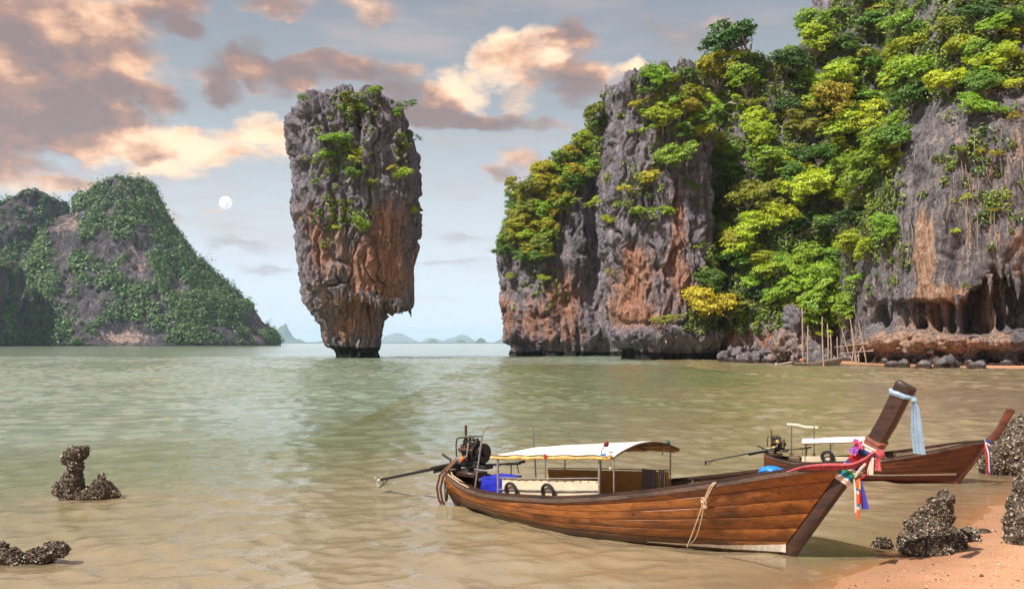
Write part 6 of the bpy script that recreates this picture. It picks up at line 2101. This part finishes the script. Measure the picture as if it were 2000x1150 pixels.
m, n, out = material('oyster_crusted_rock')
tc = n.n('ShaderNodeNewGeometry').outputs['Position']
v1 = n.voro(tc, 13.0, 'F1'); vc = n.voro(tc, 13.0, 'F1', 'Color'); sc = n.n('ShaderNodeSeparateColor'); n.l(vc, sc.inputs[0])
nz = n.noise(tc, 5.0, 5, .65)
c = n.mix(n.mapr(nz, .35, .7), (0.045, 0.033, 0.024), (0.17, 0.125, 0.088))
c = n.mix(n.math('MULTIPLY', n.mapr(v1, .2, .5, 1, 0), n.math('GREATER_THAN', sc.outputs[0], .5)), c, n.mix(sc.outputs[1], (0.10, 0.075, 0.05), (0.34, 0.27, 0.19)))
principled(n, out, Base_Color=c, Roughness=.75, Normal=n.bump(n.math('ADD', n.mapr(v1, 0, .6, 1, 0), n.noise(tc, 26, 5, .7)), .9, .05))
OYSTER = m
m, n, out = material('oyster_shell')
lv = n.attr('lv')
rp = n.n('ShaderNodeValToRGB'); n.l(lv, rp.inputs[0])
rp.color_ramp.elements[0].color = (0.035, 0.028, 0.022, 1); rp.color_ramp.elements[1].color = (0.58, 0.49, 0.38, 1); rp.color_ramp.elements[1].position = 1.0
e_ = rp.color_ramp.elements.new(.55); e_.color = (0.15, 0.105, 0.068, 1)
principled(n, out, Base_Color=rp.outputs[0], Roughness=.6)
SHELL = m


def oyster_rock(lumps, vox, seed, label, nshell, amp=.055, freq=5.0, ssize=.032, light=.0, group=None):
    """lumps in world metres"""
    L0 = np.array([c for c, r in lumps]); cen = L0.mean(0); cen[2] = 0
    lm = [(tuple(np.array(c) - cen), r) for c, r in lumps]
    me, co, no = blob_mesh(lm, vox, seed, amp, freq, 'rock')
    me.materials.append(OYSTER)
    root = empty('oyster_rock', tuple(cen), 0, label, 'rock', group)
    link('rock', me, root)
    rs = np.random.default_rng(int(seed * 10))
    keep = np.where(co[:, 2] > -.05)[0]
    idx = rs.choice(keep, nshell)
    V, F = leaf_quads(co[idx] + no[idx] * ssize * .25, no[idx] * .55 + rs.normal(size=(nshell, 3)) * .8, ssize, rs, .75)
    V = V + 0
    lv = np.clip(rs.beta(1.2, 1.6, nshell) + light, 0, 1)
    s_ = link('oyster_shells', mesh_fast('oyster_shells', V, F, {'lv': ('FACE', lv)}, False, mats=[SHELL]), root)
    s_['kind'] = 'stuff'
    return root


def W3p(px, py, D):
    return np.array(at(px, py, D)[:])


def lumps_px(lst, D, flat=.8):
    """lst (px, py, rx, ry[, dD])"""
    out = []
    for q in lst:
        dd = q[4] if len(q) > 4 else 0
        c = W3p(q[0], q[1], D + dd); k = (D + dd) / FPX
        out.append((tuple(c), (q[2] * k, max(q[2], q[3]) * k * flat, q[3] * k)))
    return out


oyster_rock(lumps_px([(1815, 1072, 60, 24), (1790, 1060, 36, 30, .1), (1850, 1060, 34, 28, .1), (1815, 1036, 38, 28, .25), (1830, 1004, 23, 34, .3), (1843, 976, 13, 22, .3), (1790, 1032, 24, 18, .2), (1806, 1010, 16, 18, .3), (1822, 980, 9, 10, .3), (1868, 1078, 22, 16, -.2)], 16.9, .75), .028, 1.3,
            'tall oyster-crusted rock on the sand right of the near boat\'s prow', 5200)
oyster_rock(lumps_px([(1890, 1052, 24, 15), (1905, 1066, 22, 12), (1930, 1070, 20, 9), (1880, 1062, 26, 14), (1955, 1076, 16, 8)], 17.6, .8), .026, 2.1, 'low trailing oyster rocks on the sand behind the tall rock', 1500)
oyster_rock(lumps_px([(1920, 1046, 10, 8), (1914, 1052, 7, 6)], 18.4), .02, 2.7, 'small round oyster stone above the low trailing rocks', 260)
oyster_rock(lumps_px([(1722, 1060, 17, 6), (1712, 1064, 9, 4), (1733, 1062, 9, 4)], 17.4), .02, 3.3, 'flat oyster stone in the shallows left of the tall rock', 330)
oyster_rock(lumps_px([(1990, 1050, 24, 40), (2010, 1010, 34, 60), (2030, 970, 40, 60), (1985, 1015, 14, 26), (2002, 960, 14, 24), (2050, 1060, 60, 50)], 17.0, .8), .03, 4.9, 'tall oyster-covered rock cut off by the right edge of the photo', 4200, light=.03)
oyster_rock(lumps_px([(1950, 895, 36, 34), (1985, 880, 46, 52), (2020, 870, 50, 60), (1930, 905, 20, 20), (1965, 862, 22, 26), (2000, 905, 60, 24), (2050, 880, 60, 60)], 27.3, .8), .045, 6.1, 'pale oyster-covered boulder behind the smaller boat\'s prow', 5200, ssize=.045, light=.12)
oyster_rock(lumps_px([(150, 886, 22, 13), (134, 894, 14, 9), (163, 880, 11, 9), (148, 912, 12, 18), (141, 944, 19, 26), (124, 958, 20, 16), (150, 964, 28, 15), (200, 957, 20, 22), (216, 965, 16, 13), (186, 966, 18, 12), (201, 934, 7, 10), (170, 970, 30, 9)], 22.9, .7), .030, 7.7,
            'dark mushroom-shaped oyster rock with two humps in the shallows on the left', 3600, amp=.042, freq=7.0)
oyster_rock(lumps_px([(8, 1086, 24, 15), (2, 1070, 12, 9), (40, 1094, 32, 10), (75, 1086, 30, 11), (105, 1074, 22, 12), (118, 1070, 10, 8), (-20, 1090, 36, 18)], 16.2, .6), .026, 8.8, 'low dark oyster reef at the lower left corner', 2600)
oyster_rock(lumps_px([(1318, 945, 12, 8), (1330, 948, 16, 6), (1345, 950, 16, 5)], 26.0), .03, 9.4, 'small dark stone in the water behind the near boat\'s awning', 420, light=.05)

# boulders at the foot of the cliff
BOUL = [(1535, 672, 30, 26, 176, 'big reddish-brown boulder at the cliff foot left of the poles'), (1562, 692, 16, 18, 172, 'small boulder between the big boulder and the tallest pole'), (1432, 694, 30, 12, 185, 'low jagged grey rock at the gully foot'),
        (1470, 697, 26, 9, 180, 'flat dark rock left of the small grey boat'), (1550, 628, 12, 34, 178, 'upright grey slab of rock behind the tallest pole'), (1600, 700, 30, 12, 168, 'dark muddy rock behind the small grey boat'),
        (1750, 712, 18, 5, 146, 'muddy rock on the bank right of the pole rack'), (1800, 716, 15, 4, 141, 'dark rock on the bank under the cave wall'), (1905, 718, 9, 4, 138, 'small dark stone on the sand bank under the caves'), (1850, 712, 18, 6, 143, 'rugged rock in the notch below the red ledge')]
for i, (px, py, rx, ry, D, lab) in enumerate(BOUL):
    lm = lumps_px([(px, py, rx * .8, ry), (px - rx * .4, py + ry * .3, rx * .6, ry * .7), (px + rx * .4, py + ry * .25, rx * .6, ry * .75), (px, py + ry, rx, ry * .6)], D, .7)
    cen = np.array(lm[0][0]); cen[2] = 0
    me, co, no = blob_mesh([(tuple(np.array(c) - cen), r) for c, r in lm], .22, i * 3.1, .75, .8, 'boulder')
    me.attributes.new('stain', 'FLOAT', 'POINT').data.foreach_set('value', np.full(len(co), .45 if i in (0, 1) else .05, np.float32))
    me.attributes.new('wet', 'FLOAT', 'POINT').data.foreach_set('value', smooth(1.2, .3, co[:, 2]).astype(np.float32))
    me.materials.append(ROCK_CAVE)
    o = link('boulder', me, None, tuple(cen)); tag(o, lab, 'boulder')

# rubble along the cliff foot: broken stone nobody could count
rs = np.random.default_rng(44)
bm = bmesh.new(); bmesh.ops.create_icosphere(bm, subdivisions=2, radius=1.0)
pv = np.array([v.co[:] for v in bm.verts]); pf = np.array([[v.index for v in f.verts] for f in bm.faces]); bm.free()
Vs, Fs, off = [], [], 0
for k in range(240):
    px = rs.uniform(1395, 2010)
    yb = np.interp(px, [1395, 1500, 1700, 1850, 2010], [700, 703, 709, 712, 716])
    h = hit(px, yb - rs.uniform(0, 5) - (rs.random() < .3) * 22, ALL)
    D = (h[0].y if h else np.interp(px, [1395, 1700, 2010], [200, 160, 136])) - rs.uniform(-.6, 2.2)
    c = at(px, 700, D); r_ = float(np.exp(rs.normal(math.log(.42), .45)))
    z = max(float(ground_z(np.array([c.x]), np.array([D]))[0]), -.1) if h is None or h[0].z < 2.6 else h[0].z - .2
    p = pv * (1 + .5 * fbm(pv * 1.1 + k * 3.3, 3)[:, None]) * r_ * rs.uniform(.6, 1.3, 3)
    Vs.append(p + np.array([c.x, D, z + r_ * .2])); Fs.append(pf + off); off += len(pv)
Vs = np.concatenate(Vs)
o = link('rubble', mesh_fast('rubble', Vs, np.concatenate(Fs), {'stain': ('POINT', .25 + .5 * gnoise(Vs / 6)), 'wet': ('POINT', smooth(1.3, .4, Vs[:, 2]))}, False, mats=[ROCK_CAVE]))
tag(o, 'broken stones and mud-brown rubble strewn along the foot of the cliff', 'rubble', kind='stuff')

# pebbles and shell bits on the sand
rs = np.random.default_rng(12)
bm = bmesh.new(); bmesh.ops.create_icosphere(bm, subdivisions=1, radius=1.0)
pv = np.array([v.co[:] for v in bm.verts]); pf = np.array([[v.index for v in f.verts] for f in bm.faces]); bm.free()
Vs, Fs, Ls, off = [], [], [], 0
cnt = 0
while cnt < 1600:
    x, y = rs.uniform(4.5, 12.5), rs.uniform(11.0, 21.0)
    z = float(ground_z(np.array([x]), np.array([y]))[0])
    if z < .005 or (z < .05 and rs.random() < .5):
        continue
    cnt += 1
    r = float(np.exp(rs.normal(math.log(.011), .5)))
    a = rs.uniform(0, 6.28); ca, sa = math.cos(a), math.sin(a)
    p = pv * (1 + .25 * rs.normal(size=(len(pv), 1))) * np.array([r, r * .75, r * .5])
    p = np.stack([p[:, 0] * ca - p[:, 1] * sa, p[:, 0] * sa + p[:, 1] * ca, p[:, 2]], -1) + np.array([x, y, z + r * .15])
    Vs.append(p); Fs.append(pf + off); off += len(pv); Ls.append(np.full(len(pf), rs.beta(.9, 1.2)))
o = link('pebbles', mesh_fast('pebbles', np.concatenate(Vs), np.concatenate(Fs), {'lv': ('FACE', np.concatenate(Ls))}, False, mats=[SHELL]))
tag(o, 'scattered dark and pale pebbles and shell bits on the orange sand', 'pebbles', kind='stuff')

# bleached bare branches that catch the eye on the cliff
for i, (pts, lab) in enumerate([([(1405, 222), (1412, 206), (1425, 200), (1440, 206), (1452, 196)], 'bleached bare branch on the shoulder right of the buttress'), ([(1622, 38), (1634, 34), (1642, 44), (1648, 58)], 'bleached twisted branch high on the upper gully'),
                                ([(1590, 280), (1600, 288), (1614, 284), (1625, 280)], 'pale fallen branch in the middle of the gully'), ([(675, 412), (690, 428), (700, 446), (707, 455)], 'pale bare twig on the face of the sea stack')]):
    h = hit(pts[0][0], pts[0][1], ALL + ['stack'])
    D = (h[0].y if h else 215) - (4 if i < 3 else 1.5)
    w = [at(x, y, D)[:] for x, y in pts]
    mb = MB(); d = np.array(w); k = np.linspace(0, len(d) - 1, 16)
    p = np.stack([np.interp(k, range(len(d)), d[:, j]) for j in range(3)], -1); p[:, 1] += .8 * np.sin(k * 1.5)
    p[0, 1] += 4
    mb.tube(p, np.linspace(.22, .07, 16) * (1 if i < 3 else .7), 6)
    q = curve_pts(p[8], p[8] + np.array([1.2, -.5, 1.6]), 6, np.random.default_rng(i), .1); mb.tube(q, np.linspace(.1, .04, 6), 5)
    q = curve_pts(p[11], p[11] + np.array([-.6, -.4, 1.8]), 6, np.random.default_rng(i + 9), .1); mb.tube(q, np.linspace(.09, .03, 6), 5)
    mb.thing('bare_branch', BLEACH, None, lab, 'branch')
